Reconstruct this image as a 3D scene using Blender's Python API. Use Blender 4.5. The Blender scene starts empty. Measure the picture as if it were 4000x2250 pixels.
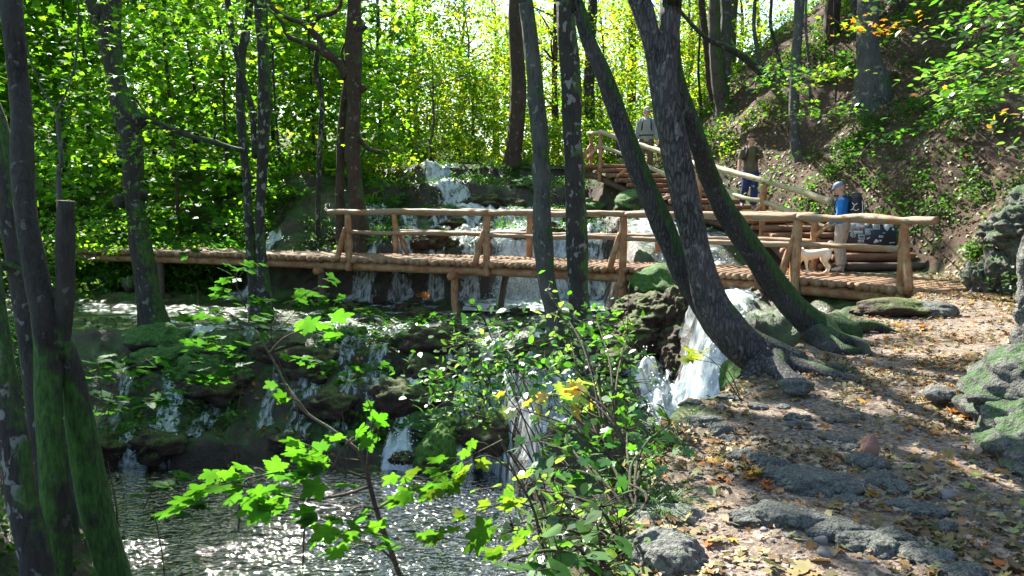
import bpy, math, random
import numpy as np
from mathutils import Vector, Matrix

# ------------------------------------------------------------------ camera, sky, sun, exposure
SC = bpy.context.scene
COL = SC.collection
R = math.radians
CAMZ, FPX = 1.48, 3021.0
PITCH = math.atan((1125 - 767) / FPX)
cam_d = bpy.data.cameras.new("camera")
cam = bpy.data.objects.new("camera", cam_d)
COL.objects.link(cam)
cam.location = (0, 0, CAMZ)
cam.rotation_euler = (math.pi / 2 - PITCH, 0, 0)
cam_d.sensor_width = 36.0
cam_d.lens = 36.0 * FPX / 4000.0
cam_d.clip_start = 0.05
cam_d.clip_end = 1000
SC.camera = cam
SUN_AZ, SUN_EL = -30.0, 43.0      # degrees: azimuth from +Y towards +X
w = bpy.data.worlds.new("World")
SC.world = w
w.use_nodes = True
nt = w.node_tree
sky = nt.nodes.new("ShaderNodeTexSky")
sky.sky_type = 'NISHITA'
sky.sun_disc = False
sky.sun_elevation = R(SUN_EL)
sky.sun_rotation = R(SUN_AZ)
nt.links.new(sky.outputs[0], nt.nodes["Background"].inputs[0])
nt.nodes["Background"].inputs[1].default_value = 0.10
sl = bpy.data.lights.new("sun", 'SUN')
sl.energy = 5.0
sl.angle = R(0.55)
sl.color = (1.0, 0.955, 0.87)
sun = bpy.data.objects.new("sun", sl)
COL.objects.link(sun)
TOSUN = Vector((math.sin(R(SUN_AZ)) * math.cos(R(SUN_EL)), math.cos(R(SUN_AZ)) * math.cos(R(SUN_EL)), math.sin(R(SUN_EL))))
sun.rotation_euler = TOSUN.to_track_quat('Z', 'Y').to_euler()
sun.location = (-8, 14, 20)
SC.view_settings.view_transform = 'Standard'
SC.view_settings.look = 'None'
SC.view_settings.exposure = 2.15
SC.view_settings.gamma = 1.0
SC.render.engine = 'CYCLES'
SC.cycles.use_denoising = True
SC.cycles.max_bounces = 12
SC.cycles.diffuse_bounces = 6
SC.cycles.glossy_bounces = 3
SC.cycles.transmission_bounces = 8
SC.cycles.transparent_max_bounces = 10
SC.cycles.caustics_reflective = False
SC.cycles.caustics_refractive = False
SC.cycles.sample_clamp_indirect = 6.0

rng = np.random.default_rng(7)
random.seed(5)

# ------------------------------------------------------------------ pixel <-> place helpers
FW = np.array([0, math.cos(PITCH), -math.sin(PITCH)])
UPV = np.array([0, math.sin(PITCH), math.cos(PITCH)])
CAM = np.array([0, 0, CAMZ])

def ray(px, py):
    return np.array([1.0, 0, 0]) * (px - 2000) / FPX + UPV * (1125 - py) / FPX + FW

def P(px, py, Y):
    d = ray(px, py)
    return CAM + d * (Y / d[1])

def G(px, py, z=0.0):
    d = ray(px, py)
    return CAM + d * ((z - CAMZ) / d[2])

# ------------------------------------------------------------------ numpy noise
def _h(ix, iy, iz, s):
    n = (ix * 374761393 + iy * 668265263 + iz * 2147483647 + s * 974634777) & 0xffffffff
    n = (n ^ (n >> 13)) * 1274126177 & 0xffffffff
    n = n ^ (n >> 16)
    return (n & 0xffff) / 65535.0

def vnoise(x, y, z=0.0, s=0):
    x, y, z = np.broadcast_arrays(np.asarray(x, float), np.asarray(y, float), np.asarray(z, float))
    ix, iy, iz = np.floor(x).astype(np.int64), np.floor(y).astype(np.int64), np.floor(z).astype(np.int64)
    fx, fy, fz = x - ix, y - iy, z - iz
    fx = fx * fx * (3 - 2 * fx); fy = fy * fy * (3 - 2 * fy); fz = fz * fz * (3 - 2 * fz)
    r = 0
    for a in (0, 1):
        for b in (0, 1):
            for c in (0, 1):
                wgt = (fx if a else 1 - fx) * (fy if b else 1 - fy) * (fz if c else 1 - fz)
                r = r + wgt * _h(ix + a, iy + b, iz + c, s)
    return r * 2 - 1

def fbm(x, y, z=0.0, s=0, o=4):
    r, a, f = 0, 0.5, 1.0
    for k in range(o):
        r = r + a * vnoise(np.asarray(x) * f + 17 * k, np.asarray(y) * f, np.asarray(z) * f, s + k)
        a *= 0.5; f *= 2.03
    return r

def sst(x, a, b):
    t = np.clip((np.asarray(x, float) - a) / (b - a), 0, 1)
    return t * t * (3 - 2 * t)

def nrm(v):
    v = np.asarray(v, float)
    return v / (np.linalg.norm(v, axis=-1, keepdims=True) + 1e-9)

# ------------------------------------------------------------------ geometry accumulator
class Geo:
    def __init__(s):
        s.V, s.F, s.C, s.U, s.n = [], {}, [], [], 0
    def add(s, V, F, col=None, uv=None):
        V = np.asarray(V, float).reshape(-1, 3)
        for f in (F if isinstance(F, list) else [F]):
            f = np.asarray(f, np.int64)
            if f.size:
                s.F.setdefault(f.shape[1], []).append(f + s.n)
        s.V.append(V)
        c = np.ones((len(V), 3)) * 0.5 if col is None else np.broadcast_to(np.asarray(col, float), (len(V), 3))
        s.C.append(c)
        s.U.append(np.zeros((len(V), 2)) if uv is None else np.asarray(uv, float))
        s.n += len(V)
        return s

def wloc(o):
    v = Vector((0, 0, 0))
    while o is not None:
        v = v + o.location; o = o.parent
    return np.array(v)

def build(name, g, mat, parent=None, smooth=True, col=False, uv=False, base=None):
    """Links the collected geometry as ONE mesh object."""
    V = np.concatenate(g.V)
    off = wloc(parent) if parent is not None else (np.array(base) if base is not None else np.zeros(3))
    me = bpy.data.meshes.new(name)
    me.vertices.add(len(V))
    me.vertices.foreach_set("co", (V - off).astype(np.float32).ravel())
    idx, starts, st = [], [], 0
    for k, fl in g.F.items():
        f = np.concatenate(fl)
        idx.append(f.ravel())
        starts.append(st + np.arange(len(f)) * k)
        st += f.size
    idx = np.concatenate(idx); starts = np.concatenate(starts)
    me.loops.add(len(idx)); me.loops.foreach_set("vertex_index", idx.astype(np.int32))
    me.polygons.add(len(starts)); me.polygons.foreach_set("loop_start", starts.astype(np.int32))
    if col:
        a = me.color_attributes.new("Col", 'FLOAT_COLOR', 'POINT')
        C = np.concatenate(g.C)
        a.data.foreach_set("color", np.concatenate([C, np.ones((len(C), 1))], 1).astype(np.float32).ravel())
    if uv:
        a = me.uv_layers.new(name="UVMap")
        a.data.foreach_set("uv", np.concatenate(g.U)[idx].astype(np.float32).ravel())
    me.update(calc_edges=True)
    me.validate()
    if smooth:
        me.polygons.foreach_set("use_smooth", np.ones(len(me.polygons), bool))
    me.materials.append(mat)
    o = bpy.data.objects.new(name, me)
    COL.objects.link(o)
    if parent is not None:
        o.parent = parent
    elif base is not None:
        o.location = base
    return o

def tag(o, label=None, cat=None, group=None, kind=None):
    if label: o['label'] = label
    if cat: o['category'] = cat
    if group: o['group'] = group
    if kind: o['kind'] = kind
    return o

def empty(name, loc, label, cat, group=None):
    o = bpy.data.objects.new(name, None)
    COL.objects.link(o)
    o.location = tuple(float(q) for q in loc)
    o.empty_display_size = 0.2
    return tag(o, label, cat, group)

def spline(pts, n):
    """Catmull-Rom resample of rows (any number of columns)."""
    p = np.asarray(pts, float)
    if len(p) == 2:
        t = np.linspace(0, 1, n)[:, None]
        return p[0] * (1 - t) + p[1] * t
    q = np.vstack([2 * p[0] - p[1], p, 2 * p[-1] - p[-2]])
    d = np.linalg.norm(np.diff(p[:, :3], axis=0), axis=1)
    cum = np.concatenate([[0], np.cumsum(d)])
    u = np.linspace(0, cum[-1], n)
    i = np.clip(np.searchsorted(cum, u, side='right') - 1, 0, len(p) - 2)
    t = ((u - cum[i]) / np.maximum(d[i], 1e-9))[:, None]
    p0, p1, p2, p3 = q[i], q[i + 1], q[i + 2], q[i + 3]
    return 0.5 * (2 * p1 + (p2 - p0) * t + (2 * p0 - 5 * p1 + 4 * p2 - p3) * t * t + (3 * p1 - p0 - 3 * p2 + p3) * t ** 3)

def tube(pts, rad, seg=10, n=None, rough=0.0, freq=2.0, seed=0, cap=True, col=None, flat=1.0, lump=0.0):
    """Swept tube; rough/lump are radial displacements as a share of the radius."""
    pr = np.column_stack([np.asarray(pts, float), np.broadcast_to(np.asarray(rad, float), (len(pts),))])
    n = n or len(pts)
    s = spline(pr, n)
    c, r = s[:, :3], np.abs(s[:, 3])
    tan = nrm(np.gradient(c, axis=0))
    ref = np.array([0.0, 0, 1]) if abs(tan[:, 2]).mean() < 0.8 else np.array([0.0, 1, 0])
    a = nrm(np.cross(ref, tan)); b = nrm(np.cross(tan, a))
    th = np.linspace(0, 2 * np.pi, seg, endpoint=False)
    ca, sa = np.cos(th), np.sin(th)
    L = np.concatenate([[0], np.cumsum(np.linalg.norm(np.diff(c, axis=0), axis=1))])
    rr = np.repeat(r[:, None], seg, 1)
    if rough or lump:
        Lg = L[:, None] / max(r.mean(), 1e-4)
        rr = rr * (1 + rough * fbm(ca[None] * freq * 2.5, sa[None] * freq * 2.5, Lg * freq * .35, seed, 3)
                   + lump * vnoise(ca[None] * .9 + seed, sa[None] * .9, Lg * .3, seed + 9))
    V = c[:, None] + rr[..., None] * (ca[None, :, None] * a[:, None] + flat * sa[None, :, None] * b[:, None])
    V = V.reshape(-1, 3)
    i = np.arange(n - 1)[:, None] * seg; j = np.arange(seg)[None]; j2 = (j + 1) % seg
    F = np.stack([i + j, i + j2, i + seg + j2, i + seg + j], -1).reshape(-1, 4)
    Fs = [F]
    if cap:
        Fs += [np.arange(seg)[None, ::-1], (n - 1) * seg + np.arange(seg)[None]]
    U = np.stack([np.broadcast_to(th / 6.2832, (n, seg)), np.broadcast_to(L[:, None], (n, seg))], -1).reshape(-1, 2)
    return V, Fs, col, U

def boxg(c, size, rot=None):
    h = np.array(size) / 2
    v = np.array([[sx, sy, sz] for sx in (-1, 1) for sy in (-1, 1) for sz in (-1, 1)]) * h
    if rot is not None:
        v = v @ np.array(rot).T
    F = np.array([[0, 1, 3, 2], [4, 6, 7, 5], [0, 4, 5, 1], [2, 3, 7, 6], [0, 2, 6, 4], [1, 5, 7, 3]])
    return v + np.array(c), F

# ------------------------------------------------------------------ leaves
def _maple():
    out = []
    for k, (a, r) in enumerate([(-122, .60), (-58, .90), (0, 1.05), (58, .90), (122, .60)]):
        for da, q in ((-24, .66), (-19, .80), (-13, .74), (-8, .90), (0, 1.0), (8, .90), (13, .74), (19, .80), (24, .66)):
            out.append((R(a + da), r * q))
        if k < 4: out.append((R(a + 30), .50))
    out.append((R(165), .30)); out.append((R(180), .10)); out.append((R(195), .30))
    return np.array([[r * math.cos(a), r * math.sin(a), -0.26 * r * r + .07 * math.cos(5.6 * a) * r] for a, r in out]) * .60
MAPLE = _maple()
MAPLE_S = np.array([[-.1, 0, 0], [-.25, .42, -.05], [.05, .28, .02], [.25, .6, -.09], [.3, .24, .02], [.68, 0, -.12],
                    [.3, -.24, .02], [.25, -.6, -.09], [.05, -.28, .02], [-.25, -.42, -.05]]) * .85
OVATE = np.array([[-.5, 0, 0], [-.25, -.26, .04], [.1, -.28, .03], [.55, 0, -.1], [.1, .28, .03], [-.25, .26, .04]])
RHOMB = np.array([[-.5, 0, 0], [0, -.36, .02], [.52, 0, -.03], [0, .36, .02]])
HEART = np.array([[-.35, 0, .02], [-.5, .22, 0], [-.3, .45, -.03], [.05, .4, -.02], [.52, 0, -.1], [.05, -.4, -.02], [-.3, -.45, -.03], [-.5, -.22, 0]])

def leaves(g, c, size, shape, cols, nz=1.0, jit=0.6, direc=None, curl=None):
    """c (N,3) centres; leaf plane normal is up*nz + jitter; direc optional axis for the midrib."""
    N = len(c)
    if N == 0: return g
    nv = nrm((np.array([0, 0, nz]) if np.isscalar(nz) else np.array(nz)) + rng.normal(0, jit, (N, 3)))
    d = rng.normal(0, 1, (N, 3)) if direc is None else np.asarray(direc) + rng.normal(0, .35, (N, 3))
    t = nrm(d - nv * (d * nv).sum(1, keepdims=True))
    b = np.cross(nv, t)
    size = np.broadcast_to(np.asarray(size, float), (N,))
    sh = shape[None]
    z = sh[..., 2] if curl is None else sh[..., 2] * (1 + curl[:, None])
    V = c[:, None] + size[:, None, None] * (sh[..., 0:1] * t[:, None] + sh[..., 1:2] * b[:, None] + z[..., None] * nv[:, None])
    k = shape.shape[0]
    F = np.arange(N * k).reshape(N, k)
    g.add(V.reshape(-1, 3), F, np.repeat(cols, k, 0))
    return g

def palette(N, names, jitter=.25):
    a = np.array(names)[rng.integers(0, len(names), N)]
    return np.clip(a * (1 + rng.uniform(-jitter, jitter, (N, 1))) * (1 + rng.uniform(-.08, .08, (N, 3))), 0, 1)

# ------------------------------------------------------------------ materials
def mat(name, rough=.8):
    m = bpy.data.materials.new(name)
    m.use_nodes = True
    n = m.node_tree
    b = n.nodes["Principled BSDF"]
    b.inputs["Roughness"].default_value = rough
    return m, n, b

def N(n, typ, ins=None, **kw):
    x = n.nodes.new(typ)
    for k, v in kw.items():
        setattr(x, k, v)
    for k, v in (ins or {}).items():
        s = x.inputs[k]
        if hasattr(v, 'is_output') or isinstance(v, bpy.types.NodeSocket):
            n.links.new(v, s)
        else:
            s.default_value = v
    return x

def ramp(n, fac, stops):
    x = n.nodes.new("ShaderNodeValToRGB")
    n.links.new(fac, x.inputs[0])
    e = x.color_ramp.elements
    while len(e) < len(stops): e.new(.5)
    for k, (p, c) in enumerate(stops):
        e[k].position = p
        e[k].color = tuple(c) + (1,) if not isinstance(c, (int, float)) else (c, c, c, 1)
    return x.outputs[0]

def mixc(n, f, a, b):
    x = n.nodes.new("ShaderNodeMix"); x.data_type = 'RGBA'
    for s, v in ((x.inputs[0], f), (x.inputs[6], a), (x.inputs[7], b)):
        if isinstance(v, bpy.types.NodeSocket): n.links.new(v, s)
        else: s.default_value = (tuple(v) + (1,) if isinstance(v, (tuple, list)) else v)
    return x.outputs[2]

def math_(n, op, a, b=0.0, clamp=False):
    x = n.nodes.new("ShaderNodeMath"); x.operation = op; x.use_clamp = clamp
    for s, v in ((x.inputs[0], a), (x.inputs[1], b)):
        if isinstance(v, bpy.types.NodeSocket): n.links.new(v, s)
        else: s.default_value = v
    return x.outputs[0]

def coord(n, scale=(1, 1, 1), kind="Object"):
    tc = N(n, "ShaderNodeTexCoord")
    mp = N(n, "ShaderNodeMapping", {"Vector": tc.outputs[kind], "Scale": scale})
    return mp.outputs[0]

def noise(n, v, scale, detail=5, rough=.55, dist=0.0):
    return N(n, "ShaderNodeTexNoise", {"Vector": v, "Scale": scale, "Detail": detail, "Roughness": rough, "Distortion": dist}).outputs[0]

def bump(n, b, h, strength=.5, dist=.02):
    x = N(n, "ShaderNodeBump", {"Height": h, "Strength": strength, "Distance": dist})
    n.links.new(x.outputs[0], b.inputs["Normal"])

def leaf_mat(name, trans=.5, gloss=.12, tboost=(2.2, 2.3, .9), rough=.35, fix=None):
    m = bpy.data.materials.new(name); m.use_nodes = True
    n = m.node_tree; n.nodes.clear()
    out = N(n, "ShaderNodeOutputMaterial")
    c = N(n, "ShaderNodeAttribute", attribute_name="Col").outputs[0]
    vein = noise(n, coord(n), 60, 2)
    c = mixc(n, math_(n, 'MULTIPLY', vein, .35), c, (.05, .09, .02))
    c = mixc(n, ramp(n, noise(n, coord(n), 14, 3), [(.42, 0.), (.62, .5)]), c, (.03, .07, .012))
    vm = N(n, "ShaderNodeVectorMath", {0: c, 1: tboost}, operation='MULTIPLY').outputs[0]
    d = N(n, "ShaderNodeBsdfDiffuse", {"Color": c})
    t = N(n, "ShaderNodeBsdfTranslucent", {"Color": vm})
    mx = N(n, "ShaderNodeMixShader", {0: trans, 1: d.outputs[0], 2: t.outputs[0]})
    gl = N(n, "ShaderNodeBsdfGlossy", {"Color": (.8, .88, .85, 1), "Roughness": rough})
    lw = N(n, "ShaderNodeLayerWeight", {"Blend": .35})
    f = math_(n, 'MULTIPLY', math_(n, 'ADD', lw.outputs[1], .25), gloss)
    m2 = N(n, "ShaderNodeMixShader", {0: f, 1: mx.outputs[0], 2: gl.outputs[0]})
    n.links.new(m2.outputs[0], out.inputs[0])
    return m

def bark_mat(name, base=(.075, .06, .048), dark=(.016, .013, .011), moss=.45, lichen=.5, mosscol=(.035, .085, .012), vs=1.0, mside=0.35, fade=None, plates=0):
    m, n, b = mat(name, .85)
    v = coord(n, (1, 1, .22))
    v1 = coord(n)
    cr = noise(n, v, 26 * vs, 6, .7, .9)
    crk = ramp(n, cr, [(.40, 0.0), (.56, 1.0)])
    if plates:
        wv = N(n, "ShaderNodeVectorMath", {0: v, 1: N(n, "ShaderNodeCombineXYZ", {0: math_(n, 'MULTIPLY', cr, .05), 1: math_(n, 'MULTIPLY', cr, .05)}).outputs[0]}, operation='ADD').outputs[0]
        vo = N(n, "ShaderNodeTexVoronoi", {"Vector": wv, "Scale": plates}, feature='DISTANCE_TO_EDGE').outputs["Distance"]
        pl = ramp(n, vo, [(.03, 0.), (.16, 1.)])
        crk = math_(n, 'MULTIPLY', pl, math_(n, 'ADD', math_(n, 'MULTIPLY', crk, .6), .4)); cr = math_(n, 'ADD', math_(n, 'MULTIPLY', pl, .6), math_(n, 'MULTIPLY', cr, .5))
    big = noise(n, v1, 2.3, 3)
    c = mixc(n, crk, dark, base)
    c = mixc(n, math_(n, 'MULTIPLY', ramp(n, big, [(.35, 0.), (.7, 1.)]), .5), c, tuple(q * 1.7 for q in base))
    # pale lichen blotches
    lv = noise(n, coord(n, (1, 1, .7)), 9 * vs, 3, .5, .3)
    lm = ramp(n, lv, [(.66 - .1 * lichen, 0.), (.69 - .1 * lichen, 1.)])
    c = mixc(n, math_(n, 'MULTIPLY', lm, .75 * min(1, lichen * 1.5)), c, (.26, .27, .24))
    # moss on the upper side
    g = N(n, "ShaderNodeNewGeometry")
    sp = N(n, "ShaderNodeSeparateXYZ", {0: g.outputs["Normal"]})
    mn = noise(n, v1, 3.2, 5, .6)
    up = math_(n, 'ADD', math_(n, 'MULTIPLY', sp.outputs[2], .5), math_(n, 'MULTIPLY', sp.outputs[0], mside))
    s = math_(n, 'ADD', math_(n, 'ADD', math_(n, 'SUBTRACT', math_(n, 'MULTIPLY', mn, 1.9), .45), up), moss - .95)
    if fade:
        oz = N(n, "ShaderNodeSeparateXYZ", {0: v1}).outputs[2]
        s = math_(n, 'SUBTRACT', s, math_(n, 'MULTIPLY', math_(n, 'SUBTRACT', oz, fade), .8, True))
    mm = ramp(n, s, [(.08, 0.), (.3, 1.)])
    mc = mixc(n, ramp(n, noise(n, v, 34, 6, .75), [(.36, 0.), (.66, 1.)]), tuple(q * .35 for q in mosscol), tuple(q * 2.0 for q in mosscol))
    c = mixc(n, mm, c, mc)
    n.links.new(c, b.inputs["Base Color"])
    hh = math_(n, 'ADD', cr, math_(n, 'MULTIPLY', noise(n, v1, 60, 5, .7), .6))
    bump(n, b, hh, .9, .03)
    return m

M = {}
M['leaf'] = leaf_mat('leaf_green', .5, .03, (2.2, 2.2, .9), .45)
M['leaf_far'] = leaf_mat('leaf_far', .6, .04, (4.0, 3.0, .9), .45)
M['leaf_gloss'] = leaf_mat('leaf_glossy', .5, .13, (2.3, 2.4, .9), .3)
M['litter'] = leaf_mat('leaf_litter', .2, .05, (1.3, 1.1, .8), .5)
M['bark_dark'] = bark_mat('bark_dark', base=(.032, .027, .022), dark=(.006, .005, .004), moss=.36, lichen=.45)
M['bark_lean'] = bark_mat('bark_furrowed', base=(.085, .082, .075), dark=(.006, .005, .005), moss=.10, lichen=.42, vs=1.5, mside=.22, plates=30)
M['bark_moss'] = bark_mat('bark_mossy', base=(.036, .034, .025), dark=(.008, .007, .005), moss=.95, lichen=.3, mosscol=(.035, .10, .012), vs=1.4, mside=-.25, fade=2.9)
M['bark_grey'] = bark_mat('bark_grey', base=(.075, .075, .065), dark=(.025, .025, .022), moss=.3, lichen=.5)
M['bark_red'] = bark_mat('bark_reddish', base=(.055, .032, .020), dark=(.012, .007, .005), moss=.22, lichen=.3)
M['bark_spot'] = bark_mat('bark_spotted', base=(.03, .026, .022), dark=(.006, .005, .004), moss=.34, lichen=.85)
M['twig'] = bark_mat('twig_bark', base=(.11, .075, .05), moss=.1, lichen=.1, vs=3)

def wood_mat(name, a, bb, c3):
    m, n, b = mat(name, .7)
    v = coord(n, (1, 1, 1), "UV")
    v = N(n, "ShaderNodeMapping", {"Vector": v, "Scale": (9, 1.6, 1)}).outputs[0]
    f = noise(n, v, 3.5, 6, .65, .5)
    c = mixc(n, ramp(n, f, [(.33, 0.), (.62, 1.)]), bb, a)
    f2 = noise(n, coord(n), 5, 4)
    c = mixc(n, ramp(n, f2, [(.42, 0.), (.60, .85)]), c, c3)
    kn = N(n, 'ShaderNodeTexVoronoi', {'Vector': coord(n), 'Scale': 3.2}).outputs['Distance']
    c = mixc(n, ramp(n, kn, [(.05, .8), (.10, 0.)]), c, (.05, .025, .012))
    cr = ramp(n, f, [(.36, 0.), (.41, 1.)])
    c = mixc(n, cr, (.03, .018, .01), c)
    n.links.new(c, b.inputs["Base Color"])
    bump(n, b, f, .6, .015)
    return m
M['wood_rail'] = wood_mat('peeled_log', (.38, .215, .105), (.18, .08, .035), (.25, .20, .14))
M['wood_post'] = wood_mat('post_log', (.36, .155, .065), (.17, .065, .028), (.38, .25, .13))
M['wood_deck'] = wood_mat('deck_log', (.33, .185, .095), (.16, .075, .035), (.26, .17, .10))
M['wood_dark'] = wood_mat('old_log', (.10, .06, .04), (.05, .03, .02), (.09, .07, .05))
M['wood_stair'] = wood_mat('stair_log', (.24, .10, .045), (.12, .05, .025), (.20, .12, .07))
M['wood_pale'] = wood_mat('pale_log', (.50, .43, .27), (.32, .25, .14), (.30, .30, .17))

def rock_mat(name, a, bb, moss=.5, scale=1.0, mosscol=(.03, .07, .012)):
    m, n, b = mat(name, .8)
    v = coord(n)
    f = noise(n, v, 4 * scale, 8, .62, .4)
    c = mixc(n, ramp(n, f, [(.3, 0.), (.68, 1.)]), bb, a)
    fine = noise(n, v, 26 * scale, 5, .6)
    c = mixc(n, ramp(n, fine, [(.40, .75), (.55, 0.)]), c, tuple(q * .35 for q in bb))
    g = N(n, "ShaderNodeNewGeometry")
    sp = N(n, "ShaderNodeSeparateXYZ", {0: g.outputs["Normal"]})
    s = math_(n, 'ADD', math_(n, 'ADD', noise(n, v, 2.2 * scale, 5), math_(n, 'MULTIPLY', sp.outputs[2], .35)), moss - .85)
    mm = ramp(n, s, [(.1, 0.), (.28, 1.)])
    mc = mixc(n, ramp(n, noise(n, v, 17, 6, .7), [(.35, 0.), (.66, 1.)]), tuple(q * .45 for q in mosscol), tuple(q * 2.4 for q in mosscol))
    c = mixc(n, mm, c, mc)
    n.links.new(c, b.inputs["Base Color"])
    bump(n, b, math_(n, 'ADD', math_(n, 'ADD', f, math_(n, 'MULTIPLY', fine, .5)), math_(n, 'MULTIPLY', noise(n, v, 70, 4), .4)), 1.0, .06)
    return m
M['rock_grey'] = rock_mat('limestone', (.24, .24, .21), (.09, .095, .085), .12, 1.6)
M['rock_path'] = rock_mat('path_stone', (.22, .235, .20), (.08, .085, .072), .0, 3.0)
M['rock_cliff'] = rock_mat('cliff_stone', (.20, .20, .17), (.045, .048, .042), .34, 2.2, (.025, .06, .012))
M['tufa'] = rock_mat('tufa', (.085, .045, .02), (.022, .012, .007), .30, 1.2, (.05, .07, .01))
M['tufa_moss'] = rock_mat('tufa_mossy', (.06, .04, .025), (.02, .015, .01), .58, 1.2, (.035, .09, .01))

def cloth(name, c):
    m, n, b = mat(name, .92)
    nz = noise(n, coord(n, (1, 1, .6)), 9, 5, .6, .8)
    n.links.new(mixc(n, ramp(n, nz, [(.3, 0.), (.7, 1.)]), tuple(q * .72 for q in c), tuple(min(1, q * 1.2) for q in c)), b.inputs["Base Color"])
    bump(n, b, nz, 1.0, .05)
    return m

def flat_mat(name, c, rough=.8, f=0.12, scale=20, emit=None):
    m, n, b = mat(name, rough)
    nz = noise(n, coord(n), scale, 4)
    cc = mixc(n, nz, tuple(q * (1 - f) for q in c), tuple(min(1, q * (1 + f)) for q in c))
    n.links.new(cc, b.inputs["Base Color"])
    bump(n, b, nz, .25, .01)
    return m

# ------------------------------------------------------------------ terrain
EY = [-20, 0, 3, 4.2, 5.0, 5.8, 6.3, 7, 8.4, 9, 10.8, 12, 13, 14.5, 15.5, 17.3, 19.6, 21.7, 22.8, 25, 30, 50]
EX = [-2, -.5, .42, .75, .98, 1.4, 1.9, 2.2, 3.2, 3.6, 5.3, 6.3, 7.0, 7.0, 6.6, 6.2, 4.7, 3.5, 3.0, 2.6, 2.4, 2]
BY = [-20, 9, 12, 13, 15.5, 17, 19, 21, 23, 25, 30, 60]
BZ = [-.12, -.12, -.06, -.06, -.03, .3, .7, 1.2, 1.9, 2.3, 2.6, 4]
HY = [-20, 2, 4, 5, 6, 8, 10, 12, 13, 15, 16.5, 18, 20, 23, 26, 30, 35, 45, 90]
HX = [3.2, 3.3, 3.6, 4.0, 4.6, 5.7, 6.9, 7.7, 8.1, 8.35, 8.0, 7.5, 7.0, 6.3, 5.6, 5.1, 8, 15, 30]

def height(x, y):
    x = np.asarray(x, float); y = np.asarray(y, float)
    wx = x + .45 * fbm(x * .55, y * .55, 0, 3, 3)
    wy = y + .40 * fbm(x * .6, y * .6, 5, 4, 3)
    wyb = y + .25 * fbm(x * 1.1, y * .3, 9, 14, 3)
    spur = 2.6 * sst(wx, -.3, .7) * (1 - sst(wx, 2.2, 2.9))
    ys = np.where(wyb < 16.3, np.minimum(wyb + spur, np.maximum(wyb, 16.3)), wyb)
    Pc = np.interp(ys, [-20, 12.7, 13.0, 13.7, 14.0, 14.7, 15.0, 15.8, 16.1, 20.0, 20.3, 20.5, 21.0, 22.3, 22.5, 23.9, 24.3, 25.5, 25.7, 26.0, 34, 50, 80, 140],
                   [-3.7, -3.65, -3.0, -2.75, -2.2, -2.05, -1.6, -1.5, -1.36, -1.30, -.6, .1, .35, .52, .78, 1.0, 1.7, 1.85, 2.1, 2.33, 2.7, 4, 5, 6])
    wyl = wyb - 3.2 * sst(-x, 6.5, 9.0) * sst(wyb, 17, 20)
    Pl = np.interp(wyl, [-20, 12.9, 13.1, 14.0, 14.6, 15.3, 16.0, 20.3, 21.0, 23.0, 24.5, 34, 50, 80, 140],
                   [-3.7, -3.65, -3.0, -2.6, -2.0, -1.8, -1.36, -1.25, -.4, 1.3, 2.0, 2.5, 5, 8, 12])
    Pr = np.interp(wyb, [-20, 8, 9, 10.6, 11.1, 11.7, 12, 16, 17.2, 17.9, 18.3, 19.5, 22, 24, 24.5, 26.2, 34, 50, 80, 140],
                   [-3.7, -3.4, -3, -2.3, -1.5, -.6, -.55, -.45, -.2, .3, .5, .75, 1.1, 1.4, 1.9, 2.33, 2.8, 4, 5, 6])
    a = sst(wx, -5.4, -3.4); S = Pl * (1 - a) + Pc * a
    a = sst(wx, 2.2, 3.1); S = S * (1 - a) + Pr * a
    # left shore of the pool
    sh = -.515 * np.maximum(y, 3) - x + .3 * fbm(x, y, 2, 6, 3)
    bank = np.clip(-3.55 + .75 * sh, -3.6, -1.55) + .12 * fbm(x * 1.5, y * 1.5, 0, 8, 3)
    S = np.where((sh > -.4) & (y < 16), np.maximum(S, bank), S)
    far = np.where(x < -16, np.clip((-16 - x) * .15, 0, 6), 0) * sst(y, 14, 22)
    S = S + far
    # terrace roughness of the tufa
    tz = (1 - sst(y, 15.5, 16.3) * (1 - sst(y, 20, 20.6)) * .75)
    S = S + tz * (.24 * fbm(x * 1.5, y * 1.5, 1, 21, 4) + .16 * np.abs(vnoise(x * 3.2, y * 3.2, 2, 22)) + .07 * np.abs(vnoise(x * 7.5, y * 7.5, 2, 23))) * sst(S, -3.5, -3.1)
    E = np.interp(y, EY, EX) + .16 * fbm(x * .8, y * 1.1, 4, 30, 3)
    B = np.interp(y, BY, BZ)
    H = np.interp(y, HY, HX) + .35 * fbm(x * .5, y * .5, 8, 31, 3)
    sl_ = (E - x)
    drop = 1.55 * np.maximum(0, sl_ - .05) - .18 * sst(sl_, 0, .35)
    bankR = B - np.maximum(0, drop) - .25 * sst(sl_, .0, .5) + .14 * fbm(x * 1.8, y * 1.8, 6, 33, 3) * sst(sl_, 0, .4)
    left = np.maximum(S, bankR)
    # hill on the right
    s = np.maximum(0, x - H) * .92
    hill = np.interp(s, [0, .15, .9, 2.5, 9, 14, 40], [0, .25, 1.25, 2.9, 9.0, 12.5, 20])
    rough = fbm(x * .7, y * .7, 3, 40, 4)
    hill = hill + sst(s, .2, 1.5) * (.65 * rough + .16 * fbm(x * 2.4, y * 2.4, 3, 44, 3))
    right = B + hill + .035 * fbm(x * 2.2, y * 2.2, 3, 41, 4) + .012 * fbm(x * 9, y * 9, 3, 42, 2)
    k = sst(x - E, -.08, .12)
    z = left * (1 - k) + np.maximum(right, np.where(y > 24, S - .1, -99.)) * k
    return z

def hit(px, py, ymin=2.0, ymax=60.0, zoff=0.0):
    """First point where the ray through a pixel meets the ground."""
    d = ray(px, py)
    t = np.linspace(ymin, ymax, 1200) / d[1]
    p = CAM + d * t[:, None]
    below = p[:, 2] < height(p[:, 0], p[:, 1]) + zoff
    k = np.argmax(below) if below.any() else len(t) - 1
    return p[k]

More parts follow.
